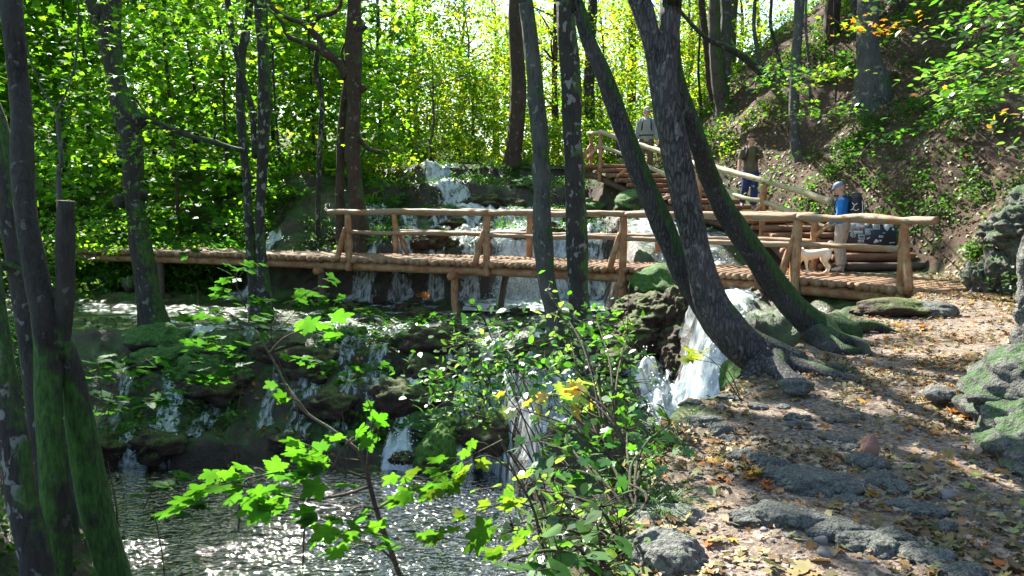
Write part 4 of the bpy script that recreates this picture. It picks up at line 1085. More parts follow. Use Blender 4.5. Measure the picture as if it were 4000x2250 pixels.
hill_tree("ridge_tree", "thicker right stem of the mossy pair standing on the ridge", [(2825, 425, 58), (2808, 340, 50), (2795, 200, 46), (2790, 60, 44), (2788, -50, 42)], bark_mat('bark_ridge', moss=.55, lichen=.1, mosscol=(.04, .09, .01)), seed=66, seg=12)
hill_tree("bent_tree", "slanting dark limb leaning left behind the pair on the ridge", [(3010, 330, 34), (2960, 270, 32), (2900, 220, 28), (2830, 180, 24), (2760, 150, 18)], M['bark_dark'], up=2, seed=67, seg=10, crown=[])
for k, (lab, st) in enumerate([("thin twisted sapling left of the mossy pair on the ridge", [(2742, 455, 16), (2735, 380, 11), (2728, 250, 10), (2736, 100, 9), (2730, -40, 8)]),
                 ("thin sapling right of the smooth slim trunk, bent at its foot", [(3182, 410, 15), (3165, 370, 13), (3160, 260, 11), (3148, 100, 10), (3150, -30, 8)]),
                 ("short reddish sapling among bright leaves below the stout grey tree", [(3262, 400, 9), (3266, 330, 8), (3262, 260, 7)]),
                 ("pale stem at the picture's upper edge, left of the stout grey tree", [(3350, 120, 36), (3345, 60, 34), (3330, -40, 30)]),
                 ("thin stem at the upper edge, right of the stout grey tree", [(3530, 60, 30), (3520, 10, 26), (3505, -50, 24)]),
                 ("slender leaning sapling on the skyline between the ridge pair and the slim trunk", [(2990, 300, 20), (2960, 200, 17), (2945, 100, 15), (2952, -30, 14)]),
                 ("crooked sapling on the skyline just left of the slim smooth trunk", [(3055, 290, 18), (3030, 180, 15), (3010, 90, 14), (3016, -30, 12)])]):
    hill_tree("sapling", lab, st, M['bark_grey'] if k % 2 else M['bark_dark'], up=3, seed=70 + k, seg=8, crown=[] if k in (2,) else None, nc=14, pal=YGR)

# --- small trees behind the falls in the middle
def bg_tree(name, label, px, Y, wpx, h, cr, nc, m, pal, lean=0.0, crh=.65, group=None, seed=0, per=34, size=.15, low=.45):
    x = (px - 2000) / FPX * Y
    z0 = height(x, Y)
    root = empty(name, (x, Y, z0), label, "tree", group)
    r = wpx * .5 * Y / FPX
    rr = np.random.default_rng(seed)
    pts = [[x, Y, z0 - .2]]; q = np.array([x, Y, z0])
    for k in range(1, 6):
        t = k / 5; pts.append([x + lean * t * h + rr.normal(0, .10) * h * .08, Y + rr.normal(0, .2), z0 + h * t])
    g = Geo(); g.add(*tube(pts, [r * 1.4, r * 1.05, r * .95, r * .8, r * .55, r * .2], 10, 40, .12, 1.5, seed, lump=.2))
    ctr = np.array([x + lean * h * crh, Y, z0 + h * (low + 1) / 2]); rad = np.array([cr, cr, h * (1 - low) / 2 + .5])
    for i in range(9):
        t = rr.uniform(.3, .9); p = spline(np.array(pts), 20)[int(t * 19)]
        d = nrm(np.array([rr.normal(), rr.normal() * .6, .35 + rr.random() * .5])); L_ = rr.uniform(.5, 1.) * cr
        g.add(*tube([p, p + d * L_ * .5 + rr.normal(0, .08, 3), p + d * L_], [r * .4, r * .25, r * .07], 6, 12, .1, 1, i))
    build("trunk", g, m, root)
    g = Geo(); spray(g, ctr, rad, nc, per, size, pal, cr=.8)
    if g.n > 50: build("crown", g, M['leaf_far'], root, smooth=False, col=True)
    return root
k = 0
names = ['bark_dark', 'bark_grey', 'bark_red', 'bark_spot']
LEFT = [(-250, 22, 26), (40, 24, 16), (150, 30, 20), (240, 21.5, 8), (360, 27, 12), (690, 24, 12), (620, 31, 14), (760, 28, 12), (845, 33, 12), (905, 26, 10), (1090, 30, 12), (1110, 24, 9), (1180, 36, 12), (1290, 32, 12), (1490, 34, 14), (500, 36, 12), (330, 40, 24), (980, 40, 16), (1400, 42, 20), (1240, 27, 9), (-100, 34, 30), (130, 42, 14), (800, 44, 16)]
LM = [(-400, "the picture's left edge"), (100, "the mossy stems"), (500, "the knotted tree"), (1000, "the twin stems"), (1250, "the crooked pole tree"), (1390, "the forked tree"), (2010, "the reddish terrace tree"), (2240, "the central pair of trunks"), (2430, "the slanting mossy trunk"), (2640, "the big leaning tree"), (2800, "the mossy ridge pair"), (3110, "the slim smooth trunk"), (3400, "the stout grey tree")]
def where(px):
    a_ = [l for p, l in LM if p <= px][-1]; b_ = [l for p, l in LM if p > px]
    return "between %s and %s" % (a_, b_[0]) if b_ and not a_.startswith("the picture") else ("left of " + (b_[0] if b_ else a_))
USED = {}
def unique(pre, px, key):
    q = pre + " " + where(px); n_ = USED.get(q, 0); USED[q] = n_ + 1
    return q if n_ == 0 else ["lesser ", "least ", "further "][min(n_ - 1, 2)] + q
for (px, Y, w_) in LEFT:
    k += 1
    bg_tree("woodland_tree", unique(("nearer" if Y < 28 else "distant" if Y > 38 else "mid distance") + (" stout" if w_ > 20 else " slim") + " woodland tree", px, 0), px, Y, w_, rng.uniform(11, 14), rng.uniform(2.8, 3.6), 210, M[names[k % 4]], GRN if px < 900 else GRN + YGR[:2], rng.normal(0, .05), seed=100 + k, group="trees in the dense woods left of the falls", low=rng.uniform(.06, .25), size=.25, per=30)
MIDDLE = [(1600, 36, 14, 8.0), (1700, 29.5, 10, 4.2), (1790, 40, 20, 8), (1870, 33, 12, 6.5), (1940, 44, 22, 9), (2110, 38, 14, 7.5), (2170, 31, 26, 8.0), (2290, 42, 18, 9), (2350, 34, 12, 7), (2480, 40, 20, 9), (2560, 32, 12, 7), (2660, 38, 18, 9), (2740, 46, 20, 10), (2880, 40, 20, 9), (1520, 44, 22, 11), (1640, 50, 22, 9), (2030, 52, 22, 9), (2400, 54, 22, 10), (2640, 55, 22, 11), (3000, 52, 20, 13), (3200, 50, 20, 14)]
for (px, Y, w_, h_) in MIDDLE:
    k += 1
    bg_tree("young_tree", unique(("nearer" if Y < 35 else "remote" if Y > 45 else "distant") + " slender bright tree", px, 0), px, Y, w_, h_, rng.uniform(1.9, 2.9), 250, M[names[k % 4]], YGR + GRN[:2], rng.normal(0, .08), seed=100 + k, group="young trees in the bright gap behind the falls", low=.1)
# --- tall trees above the frame whose crowns shade the valley
HIGH = [(-12, 16, 14), (-15, 22, 14), (-16, 28, 14), (3.0, 30, 17), (8.5, 31, 16), (10, 25, 15), (12.5, 20, 14), (10.4, 23.5, 12), (7.2, 27, 14), (13.5, 14.5, 13), (-17, 12, 13), (-11, 9.5, 13), (14, 27, 18), (5.5, 36, 17)]
for (x, Y, h_) in HIGH:
    k += 1
    if x > 0 or Y > 23:
        px = 2000 + x / Y * FPX
    z0 = float(height(x, Y))
    root = empty("tall_tree", (x, Y, z0), "tall broad crowned tree %s, %s the frame" % ("on the left bank" if x < -3 else "on the right slope", "far behind" if Y > 24 else "just above" if Y > 15 else "close beside"), "tree", "tall canopy trees around the valley")
    g = Geo(); rr = np.random.default_rng(k)
    g.add(*tube([[x, Y, z0 - .3], [x + rr.normal(0, .15), Y, z0 + h_ * .3], [x + rr.normal(0, .3), Y, z0 + h_ * .6], [x, Y, z0 + h_ * .9]], [.24, .19, .15, .05], 12, 60, .12, 1.5, k, lump=.2))
    ctr = (x, Y, z0 + h_ * .78); rad = (4.2, 4.2, 2.4)
    limbs(g, (x, Y, z0 + h_ * .55), .2, ctr, rad, 8, k)
    build("trunk", g, M[names[k % 4]], root)
    g = Geo(); spray(g, ctr, rad, 330, 36, .17, GRN, cr=.9)
    build("crown", g, M['leaf_far'], root, smooth=False, col=True)

# ------------------------------------------------------------------ undergrowth masses
g = Geo()
def thicket(g, n, fx, fy, hmax, pal, per=26, size=.13, cr=.5, zlow=.1, cull=True, shape=RHOMB):
    x = rng.uniform(*fx, n); y = rng.uniform(*fy, n); 
    z = height(x, y) + zlow + rng.random(n) ** 1.3 * hmax
    for_c = np.stack([x, y, z], -1)
    o = rng.normal(0, 1, (n, per, 3)) * [cr * .5, cr * .5, cr * .16]
    c = (for_c[:, None] + o).reshape(-1, 3)
    col_ = np.repeat(palette(n, pal, .3), per, 0) * rng.uniform(.75, 1.25, (n * per, 1))
    k = c[:, 2] > height(c[:, 0], c[:, 1]) + .02
    if cull: k &= rng.random(len(c)) < np.where(c[:, 2] > 3, keep_prob(c), 1)
    c, col_ = c[k], col_[k]
    leaves(g, c, size * rng.uniform(.7, 1.3, len(c)), shape, col_, jit=.6)
thicket(g, 3400, (-24, -3.6), (23.2, 36), 9.5, GRN + GRN + YGR[:1], size=.24, per=24)
thicket(g, 700, (-14, -7), (21.8, 24), 1.2, GRN, size=.12)
thicket(g, 1500, (-5.0, 9), (28.2, 44), 3.4, YGR + GRN, size=.13)
thicket(g, 500, (-24, -10), (15, 24), 2.2, GRN + DGR, size=.13)
thicket(g, 260, (.2, 4.0), (27.0, 30), 1.6, YGR + GRN, size=.12)
thicket(g, 200, (-6.5, -3.2), (24.2, 28), 1.6, YGR + GRN, size=.12)
thicket(g, 1800, (-50, 25), (40, 66), 12, GRN + YGR, size=.36, cr=1.4, per=22)
tag(build("undergrowth", g, M['leaf_far'], smooth=False, col=True), "dense green undergrowth filling the woods behind the falls", "undergrowth", kind="stuff")

# ------------------------------------------------------------------ rocks
def icos(n=3):
    """cube sphere directions with shared topology"""
    m_ = 2 ** n + 1
    V, F, idx = [], [], {}
    for ax_ in range(3):
        for sg in (-1, 1):
            base = len(V)
            for i in range(m_):
                for j in range(m_):
                    a, b_ = math.tan((i / (m_ - 1) - .5) * math.pi / 2), math.tan((j / (m_ - 1) - .5) * math.pi / 2)
                    v = [0, 0, 0]; v[ax_] = sg; v[(ax_ + 1) % 3] = a; v[(ax_ + 2) % 3] = b_ * sg
                    V.append(v)
            for i in range(m_ - 1):
                for j in range(m_ - 1):
                    F.append([base + i * m_ + j, base + (i + 1) * m_ + j, base + (i + 1) * m_ + j + 1, base + i * m_ + j + 1])
    V = nrm(np.array(V)); key = np.round(V, 5)
    u, inv = np.unique(key, axis=0, return_inverse=True)
    return nrm(u), inv.reshape(-1)[np.array(F)]
ICO = {n: icos(n) for n in (1, 2, 3, 4, 5)}
def rock(g, c, rad, seed=0, n=4, rough=.35, facet=.5, col=None, freq=1.3, strat=0.0):
    D, F = ICO[n]
    rr = np.random.default_rng(seed)
    r = np.ones(len(D))
    for k in range(9):      # planar cuts give broken faces
        nn = nrm(rr.normal(0, 1, 3)); h = rr.uniform(.62, .95)
        d = D @ nn
        r = np.where(d * r > h, r * (1 - facet) + facet * h / np.maximum(d, .01), r)
    r = r * (1 + rough * fbm(D[:, 0] * freq + seed, D[:, 1] * freq, D[:, 2] * freq, seed, 4) + .12 * rough * vnoise(D[:, 0] * 9, D[:, 1] * 9, D[:, 2] * 9, seed))
    V = D * r[:, None]
    if strat: V[:, :2] *= (1 + strat * vnoise(V[:, 2] * 6 + seed, V[:, 0] * .5, 0, seed))[:, None]
    g.add(V * np.array(rad) + np.array(c), F, col)
def put_rock(name, label, c, rad, m, cat="rock", group=None, seed=0, n=4, **kw):
    g = Geo(); c = np.array(c, float); rock(g, c, rad, seed, n, **kw)
    b0 = (c[0], c[1], min(c[2], float(height(c[0], c[1]))))
    return tag(build(name, g, m, base=b0), label, cat, group)

g = Geo()
for (px, py, Y, r_, s_) in [(2560, 1240, 14.2, (.62, .5, .45), 1), (2670, 1225, 13.9, (.38, .5, .58), 2), (2500, 1330, 13.9, (.5, .45, .38), 3), (2640, 1350, 13.6, (.42, .42, .42), 4), (2660, 1470, 13.2, (.5, .5, .6), 5), (2500, 1210, 14.6, (.5, .4, .3), 6)]:
    rock(g, P(px, py, Y), r_, s_, 5, .5, .35, freq=2.0, strat=.10)
tag(build("tufa_mound", g, M['tufa'], base=tuple(P(2600, 1500, 14))), "rust brown tufa mound with mossy cap under the bridge, left of the torrent", "rock")
put_rock("mossy_boulder", "bright green moss dome under the bridge, behind the rust brown mound", P(2590, 1130, 16.0), (.75, .6, .5), M['tufa_moss'], seed=8, n=4)
put_rock("mossy_boulder", "dark boulder with vivid moss top beside the zigzag cascade at the pool", P(1715, 1790, 13.15), (.50, .45, .62), bark_mat('moss_top', base=(.05, .03, .02), moss=.62, lichen=0, mosscol=(.06, .14, .01), mside=0), seed=11, n=5, rough=.3, facet=.2)
put_rock("mossy_boulder", "round moss cushion left of the zigzag cascade's upper step", P(1540, 1560, 14.3), (.30, .3, .22), M['tufa_moss'], seed=12)
put_rock("mossy_boulder", "mossy rock between the rear posts behind the footbridge deck", P(2560, 990, 19.5), (.55, .5, .42), M['tufa_moss'], seed=14)
put_rock("mossy_boulder", "water washed moss dome on the slope left of the slanting mossy trunk", P(2500, 800, 21.5), (.85, .7, .45), M['tufa_moss'], seed=16)
put_rock("mossy_boulder", "large mossy slope rock beside the highest fall", P(1880, 800, 24.6), (1.1, .6, .5), M['tufa'], seed=18, strat=.1)
put_rock("mossy_boulder", "green boulder right of the milky chute, under the big leaning tree", P(2900, 1480, 9.0), (.28, .35, .35), M['tufa_moss'], seed=19)
put_rock("flat_rock", "flat mossy slab in the dark hollow under the bridge's right end", P(3470, 1210, 10.3), (.55, .35, .16), M['tufa'], seed=21)
put_rock("flat_rock", "low dark rock right of the mossy slab beside the trail", P(3640, 1215, 10.2), (.35, .25, .13), M['rock_path'], seed=22)
put_rock("corner_rock", "pale grey flat topped stone on the trail edge among the shrubs, bottom centre", P(2565, 2080, 3.75), (.26, .24, .19), M['rock_grey'], seed=24, n=5, facet=.8)
put_rock("corner_rock", "dull mossy stone below the pale flat topped one at the picture's bottom", P(2600, 2200, 3.3), (.22, .2, .14), M['rock_grey'], seed=25, n=5, facet=.8)
put_rock("red_stone", "upright reddish brown stone standing on the grey trail", P(3395, 1765, 4.60), (.06, .05, .12), flat_mat('red_stone', (.22, .11, .08)), seed=27, facet=.7)
put_rock("trail_stone", "smooth grey stone among leaves near the roots of the big leaning tree", P(3105, 1505, 6.15), (.16, .12, .07), M['rock_path'], seed=28)
put_rock("trail_stone", "pale cracked stone lying by the foot of the grey outcrop", P(3670, 1540, 5.85), (.12, .12, .07), M['rock_grey'], seed=29)
# right foreground outcrop
g = Geo()
for k, (px, py, Y, r_) in enumerate([(3960, 1560, 5.2, (.42, .5, .34)), (3900, 1700, 4.9, (.30, .4, .26)), (4010, 1800, 4.5, (.38, .5, .34)), (3930, 1880, 4.4, (.24, .3, .20)), (4080, 1650, 5.0, (.5, .6, .5)), (3990, 1430, 5.6, (.25, .35, .18)), (3790, 1690, 5.2, (.15, .2, .10)), (4080, 2080, 3.9, (.30, .4, .3)), (3720, 1640, 5.5, (.10, .12, .06))]):
    rock(g, P(px + 125, py, Y), r_, 40 + k, 5, .42, .85, freq=1.6, strat=.10)
tag(build("rock_outcrop", g, M['rock_cliff'], base=tuple(P(3950, 1950, 4.4))), "craggy grey outcrop with green moss at its foot, right foreground edge", "rock")
g = Geo()
for k, (px, py, Y, r_) in enumerate([(3960, 900, 12.2, (.42, .5, .30)), (4050, 1010, 12.0, (.5, .5, .5)), (3900, 1060, 12.3, (.25, .4, .42)), (3830, 1090, 12.5, (.22, .3, .25)), (4060, 820, 12.4, (.5, .5, .4))]):
    rock(g, P(px, py, Y), r_, 60 + k, 5, .6, .45, freq=2.2, strat=.12)
tag(build("cliff_rock", g, M['rock_cliff'], base=tuple(P(3950, 1110, 12.2))), "overhanging pale cliff rock at the right edge beyond the edging log", "rock")
g = Geo()
for k, (py, r_) in enumerate([(1120, .13), (1220, .15), (1320, .17), (1420, .2), (1010, .12)]):
    rock(g, P(4030 + 8 * (k % 2), py, 7.4), (r_, r_, .26), 70 + k, 4, .5, .4, freq=2)
tag(build("rock_pillar", g, M['rock_grey'], base=tuple(P(4030, 1480, 7.4))), "narrow grey rock pillar just inside the right edge behind the outcrop", "rock")
# stones bedded in the trail: two rough ridges plus loose ones
LST = []
for (x0, y0, x1, y1, n_, s0_) in [(2700, 1600, 3060, 1880, 8, .085), (3000, 1830, 3330, 1960, 6, .10), (2960, 2010, 3420, 2120, 8, .085), (3400, 2090, 3850, 2280, 9, .07), (3300, 1720, 3520, 1960, 7, .07), (3480, 1900, 3700, 2060, 6, .06), (2850, 1560, 3250, 1700, 5, .07), (3100, 1650, 3350, 1640, 5, .05)]:
    for t in np.linspace(0, 1, n_):
        LST.append((x0 + (x1 - x0) * t + rng.normal(0, 16), y0 + (y1 - y0) * t + rng.normal(0, 14), s0_ * rng.uniform(.7, 1.35)))
GRP = "grey stones bedded in ridges along the trail"
RN = ['running from the upper left', 'beside the red stone', 'at the bottom centre', 'at the bottom right', 'passing the red stone upward', 'nearest the outcrop foot', 'nearest the shrubs', 'across the middle']
RI = sum([[i_] * n_ for i_, n_ in enumerate((8, 6, 8, 9, 7, 6, 5, 5))], [])
for k, (px, py, s_) in enumerate(LST):
    k_r = RI[k]
    p = hit(px, py, 2.0, 12); p[2] = height(p[0], p[1]) + s_ * .02
    put_rock("bedded_stone", "grey angular stone bedded in the trail, in the ridge " + RN[k_r], p, (s_ * rng.uniform(1, 1.7), s_ * rng.uniform(.8, 1.2), s_ * rng.uniform(.45, .8)), M['rock_path'], "stone", GRP, seed=100 + k, n=4, facet=.9, rough=.45)
# scattered tufa blocks that break up the cascades
TB = "dark tufa blocks breaking the cascades"
for k in range(72):
    if k < 48: x, y, s_ = rng.uniform(-7.5, 1.8), rng.uniform(12.4, 16.0), rng.uniform(.14, .50)
    elif k < 62: x, y, s_ = rng.uniform(-5, 2.2), rng.uniform(20.6, 24.6), rng.uniform(.2, .45)
    else: x, y, s_ = rng.uniform(-5, 1.5), rng.uniform(16.4, 19), rng.uniform(.12, .25)
    put_rock("tufa_block", (("large " if s_ > .36 else "small " if s_ < .25 else "") + ("bare" if k % 3 else "mossy") + " wet block on the " + ("lip" if y > 15 else "foot" if y < 13.8 else "middle") + " of the cascade face, " + ("far left" if x < -5.5 else "left" if x < -3.6 else "left of the zigzag cascade" if x < -1.7 else "right of the zigzag cascade" if x < 0 else "behind the shrubs") if k < 48 else "wet tufa block on the terraces behind the bridge" if k < 62 else "low wet block in the stream before the bridge"), (x, y, height(x, y) + s_ * .1), (s_ * 1.4, s_, s_ * .75), M['tufa'] if k % 3 else M['tufa_moss'], "rock", TB, seed=200 + k, n=4, rough=.6, facet=.3, freq=2)

# loose gravel
g = Geo(); D1, F1 = ICO[1]
n_ = 2400
gy_ = 2.2 + rng.random(n_) ** 1.4 * 10; E_ = np.interp(gy_, EY, EX); H_ = np.minimum(np.interp(gy_, HY, HX), .7 * gy_)
gx_ = E_ + rng.random(n_) * (H_ - E_)
ok = fbm(gx_ * 1.6, gy_ * 1.6, 0, 55, 3) > -.12
gx_, gy_ = gx_[ok], gy_[ok]; gz_ = height(gx_, gy_)
s_ = rng.uniform(.005, .016, len(gx_)) * (1 + (rng.random(len(gx_)) > .95) * 1.3)
V = D1[None] * (1 + .35 * rng.normal(0, 1, (len(gx_), len(D1), 1)).clip(-1, 1)) * s_[:, None, None] * rng.uniform([.8, .8, .4], [1.7, 1.5, .8], (len(gx_), 1, 3)) + np.stack([gx_, gy_, gz_ + s_ * .2], -1)[:, None]
F = (np.arange(len(gx_))[:, None, None] * len(D1) + F1[None]).reshape(-1, 4)
g.add(V.reshape(-1, 3), F)
tag(build("gravel", g, flat_mat('gravel', (.17, .155, .14), .9, .4, 8), smooth=False), "loose grey gravel scattered over the trail", "gravel", kind="stuff")

# ------------------------------------------------------------------ fallen leaves
TAN = [(.26, .17, .09), (.20, .12, .06), (.13, .065, .03), (.34, .26, .16), (.08, .04, .02), (.18, .16, .06), (.24, .19, .06), (.10, .055, .03)]
PTAN = [(.40, .27, .16), (.30, .17, .09), (.16, .075, .035), (.50, .39, .28), (.10, .05, .03), (.26, .23, .09), (.14, .07, .04), (.44, .29, .21), (.34, .14, .05), (.22, .12, .07)]
ORG = [(.55, .17, .02), (.60, .28, .03), (.40, .10, .02)]
g = Geo()
def litter(n, xs, ys, size, pal, dens_f=None, shape=MAPLE_S, lift=.012, jit=.30):
    y = rng.uniform(*ys, n)
    x = xs(y) if callable(xs) else rng.uniform(*xs, n)
    if dens_f is not None:
        k = rng.random(n) < dens_f(x, y); x, y = x[k], y[k]
    e = .03; z = height(x, y)
    nx_ = -(height(x + e, y) - z) / e; ny_ = -(height(x, y + e) - z) / e
    nv = nrm(np.stack([nx_, ny_, np.ones_like(z)], -1))
    c = np.stack([x, y, z], -1) + nv * (lift + rng.random((len(x), 1)) * lift)
    N_ = len(c); cols = palette(N_, pal)
    nv = nrm(nv + rng.normal(0, jit, (N_, 3)))
    d = rng.normal(0, 1, (N_, 3)); t = nrm(d - nv * (d * nv).sum(1, keepdims=True)); b_ = np.cross(nv, t)
    sz = size * rng.uniform(.35, 1.5, N_); sh = shape[None]
    cu = rng.uniform(.4, 3.0, N_)[:, None] * np.sign(rng.normal(.3, 1, N_))[:, None]
    Vv = c[:, None] + sz[:, None, None] * (sh[..., 0:1] * t[:, None] + sh[..., 1:2] * b_[:, None] + (sh[..., 2] * cu)[..., None] * nv[:, None])
    kk = shape.shape[0]
    g.add(Vv.reshape(-1, 3), np.arange(N_ * kk).reshape(N_, kk), np.repeat(cols, kk, 0))
def path_x(y):
    E_ = np.interp(y, EY, EX); H_ = np.minimum(np.interp(y, HY, HX) + .6, .7 * y + .3)
    return E_ - .25 + rng.random(len(y)) * (H_ - E_ + .25)
pd = lambda x, y: .12 + .88 * sst(fbm(x * 1.5, y * 1.5, 0, 57, 4), -.22, .2)
litter(9500, path_x, (2.2, 7.5), .055, PTAN, pd)
litter(3500, path_x, (2.2, 8), .05, PTAN, pd, OVATE)
litter(7000, path_x, (7, 15), .07, PTAN, pd)
litter(300, path_x, (2.4, 13), .075, ORG)
litter(260, path_x, (2.4, 4.6), .085, [(.22, .26, .08), (.34, .27, .11), (.30, .18, .08), (.24, .12, .05)], None, MAPLE)
litter(30000, (4.5, 16), (10, 28), .085, TAN + [(.26, .12, .05), (.34, .25, .18), (.22, .12, .06)], lambda x, y: (x > np.interp(y, HY, HX) - .4) * (.25 + .75 * sst(fbm(x * .8, y * .8, 0, 58, 3), -.2, .2)), RHOMB)
litter(5000, (4.5, 14), (10, 22), .10, TAN, lambda x, y: (x > np.interp(y, HY, HX) - .3) * .8)
litter(600, (4.5, 14), (10, 24), .11, ORG, lambda x, y: (x > np.interp(y, HY, HX)) * .8)
litter(2600, (-8, 2), (13, 17), .085, TAN + ORG[:1], lambda x, y: .5 * np.ones_like(x), RHOMB)
litter(1500, (-5, 3), (20.5, 26), .09, TAN + ORG, None, RHOMB)
for (px, py, n_) in [(3550, 1275, 14), (3360, 1260, 8), (3700, 1190, 5), (3100, 1440, 8), (3820, 1460, 8), (3780, 1620, 10), (2870, 1870, 10), (2900, 1850, 5)]:
    p = hit(px, py, 2, 16); litter(n_, (p[0] - .22, p[0] + .22), (p[1] - .22, p[1] + .22), .10, ORG)
# leaves lying on the planks
sq = rng.uniform(s_of(400), Lb[-1], 420); off = rng.uniform(.1, DW - .1, 420)
c = np.array([on_bridge(a_, b_, .012) for a_, b_ in zip(sq, off)])
leaves(g, c, rng.uniform(.04, .085, len(c)), MAPLE_S, palette(len(c), TAN + ORG[:1]), jit=.2)
leaves(g, np.array([on_bridge(s_of(3010), .9, .05)]), .16, MAPLE, np.array([[.65, .25, .02]]), jit=.5)
tag(build("fallen_leaves", g, M['litter'], smooth=False, col=True), "brown tan and orange fallen leaves covering trail and slope", "leaf litter", kind="stuff")

# ------------------------------------------------------------------ low plants
g = Geo()
def cover(n, fx, fy, pal, cond, hmax=.25, per=14, size=.08, cr=.22, shape=OVATE, gg_=None):
    x = rng.uniform(*fx, n); y = rng.uniform(*fy, n)
    k = cond(x, y); x, y = x[k], y[k]; z = height(x, y)
    c0 = np.stack([x, y, z], -1)
    o = rng.normal(0, 1, (len(x), per, 3)) * [cr * .5, cr * .5, 0]; o[..., 2] = rng.random((len(x), per)) * hmax + .04
    c = (c0[:, None] + o).reshape(-1, 3); zz2 = height(c[:, 0], c[:, 1]); c[:, 2] = np.maximum(c[:, 2], zz2 + .03)
    leaves(gg_ or g, c, size * rng.uniform(.6, 1.3, len(c)), shape, np.repeat(palette(len(x), pal), per, 0), jit=.55, direc=None)
hillp = lambda s, th: (lambda x, y: (x > np.interp(y, HY, HX) - .2) & (fbm(x * .55, y * .55, 1, s, 3) > th))
cover(2200, (5, 16), (11, 28), DGR + GRN[:2], hillp(80, .14), .28, 16, .085)
cover(900, (5, 12), (13, 20), DGR + GRN, lambda x, y: (x > np.interp(y, HY, HX)) & (x < np.interp(y, HY, HX) + 2.6) & (fbm(x, y, 0, 82, 2) > .0), .35, 18, .09)
cover(700, (6, 13), (22, 31), YGR + GRN, hillp(84, -.05), .5, 20, .11)
cover(900, (-9, 2.3), (13.2, 16.6), DGR + GRN, lambda x, y: fbm(x * .9, y * .9, 0, 85, 2) > .05, .22, 12, .085)
cover(900, (-5, 2.6), (20.4, 27), DGR + GRN + YGR[:1], lambda x, y: fbm(x * .9, y * .9, 0, 86, 2) > .0, .18, 14, .075)
cover(900, (-12, -3.2), (20.8, 25), DGR + GRN[:1], lambda x, y: fbm(x * .7, y * .7, 0, 87, 2) > -.05, .3, 14, .09)
cover(500, (-10, -4.2), (4, 15.5), GRN + DGR, lambda x, y: (x < -.53 * y - .2) & (fbm(x * .9, y * .9, 0, 88, 2) > -.25), .45, 14, .10)
tag(build("ground_cover", g, M['leaf'], smooth=False, col=True), "low green plants and ferns growing on banks and slope", "ground cover", kind="stuff")

def blades(g, c, n, L_, w_, col, up=.8):
    for i in range(n):
        a = rng.uniform(0, 6.283); d = np.array([math.cos(a), math.sin(a), 0]); l = L_ * rng.uniform(.6, 1.2)
        t = np.linspace(0, 1, 6)[:, None]
        mid = np.array(c) + d * rng.uniform(0, .04) + d * l * .75 * t + np.array([0, 0, 1]) * l * up * (t - .75 * t * t)
        s = np.array([-d[1], d[0], 0]); ww = w_ * (1 - t ** 1.5) * .5 + .0006
        V = np.stack([mid - s * ww, mid + s * ww], 1).reshape(-1, 3)
        F = np.array([[2 * k, 2 * k + 1, 2 * k + 3, 2 * k + 2] for k in range(5)])
        g.add(V, F, np.array(col) * rng.uniform(.7, 1.4))
for k, (px, py, L_, n_, lab) in enumerate([(2590, 1960, .26, 120, "grass tuft with fine blades on the trail edge above the pale flat stone"), (2560, 1690, .30, 110, "grass tuft overhanging the chute at the trail's far left corner"), (3975, 2030, .30, 90, "fresh green grass tuft at the foot of the right foreground outcrop"), (2690, 1610, .22, 50, "small grass tuft at the trail edge below the white rapid"), (2180, 1960, .3, 60, "grass tuft between broad leaved plants left of the pale flat stone")]):
    p = hit(px, py + 25, 2, 12); g = Geo(); 
    if k == 2: p = P(px, py + 30, 3.75)
    for j in range(4): blades(g, p + rng.normal(0, .05, 3) * [1, 1, 0], n_ // 4, L_, .006, (.05, .13, .03))
    tag(build("grass_tuft", g, M['leaf'], smooth=False, col=True, base=tuple(p)), lab, "grass tuft")

# ------------------------------------------------------------------ shrubs and saplings
def sapling(name, label, cat, base, blobs, size, pal, shape=OVATE, mt='leaf_gloss', r0=.012, group=None, nz=1.0, jit=.6, side=None, pet=True):
    """stems run from the base to every leaf group (px,py,Y,radius x,radius z,leaves)"""
    base = np.array(base, float); base[2] = float(height(base[0], base[1]))
    root = empty(name, base, label, cat, group)
    gs, gl_ = Geo(), Geo()
    for bb in blobs:
        px, py, Y, rx, rz, n_ = bb[:6]
        e = P(px, py, Y); mid = base * .5 + e * .5 + [rng.normal(0, .06), rng.normal(0, .06), .12 * abs(e[2] - base[2]) + .04]
        if n_ > 1 and r0 > 0:
            cv = spline(np.array([base - [0, 0, .03], mid, e]), 14)
            gs.add(*tube(cv, np.linspace(r0, r0 * .3, 14), 6, 14))
        c = e + rng.normal(0, 1, (n_, 3)) * [rx * .5, rx * .5, rz * .5]
        if pet:
            for q in c[:: max(1, n_ // 10)]:
                gs.add(*tube([e + (q - e) * .05, (e + q) / 2 + [0, 0, .01], q], [r0 * .28, r0 * .22, r0 * .12], 4, 5))
        leaves(gl_, c, size * rng.uniform(.6, 1.25, n_), shape, np.repeat(palette(1, pal, .2), n_, 0) * rng.uniform(.7, 1.3, (n_, 1)), nz=nz, jit=jit, direc=side)
    if gs.n: build("stem", gs, M['twig'], root)
    build("foliage", gl_, M[mt], root, smooth=False, col=True)
    return root
LGT = [(.17, .30, .10), (.13, .26, .05), (.22, .34, .14)]
b0 = hit(2230, 1850, 2, 9)
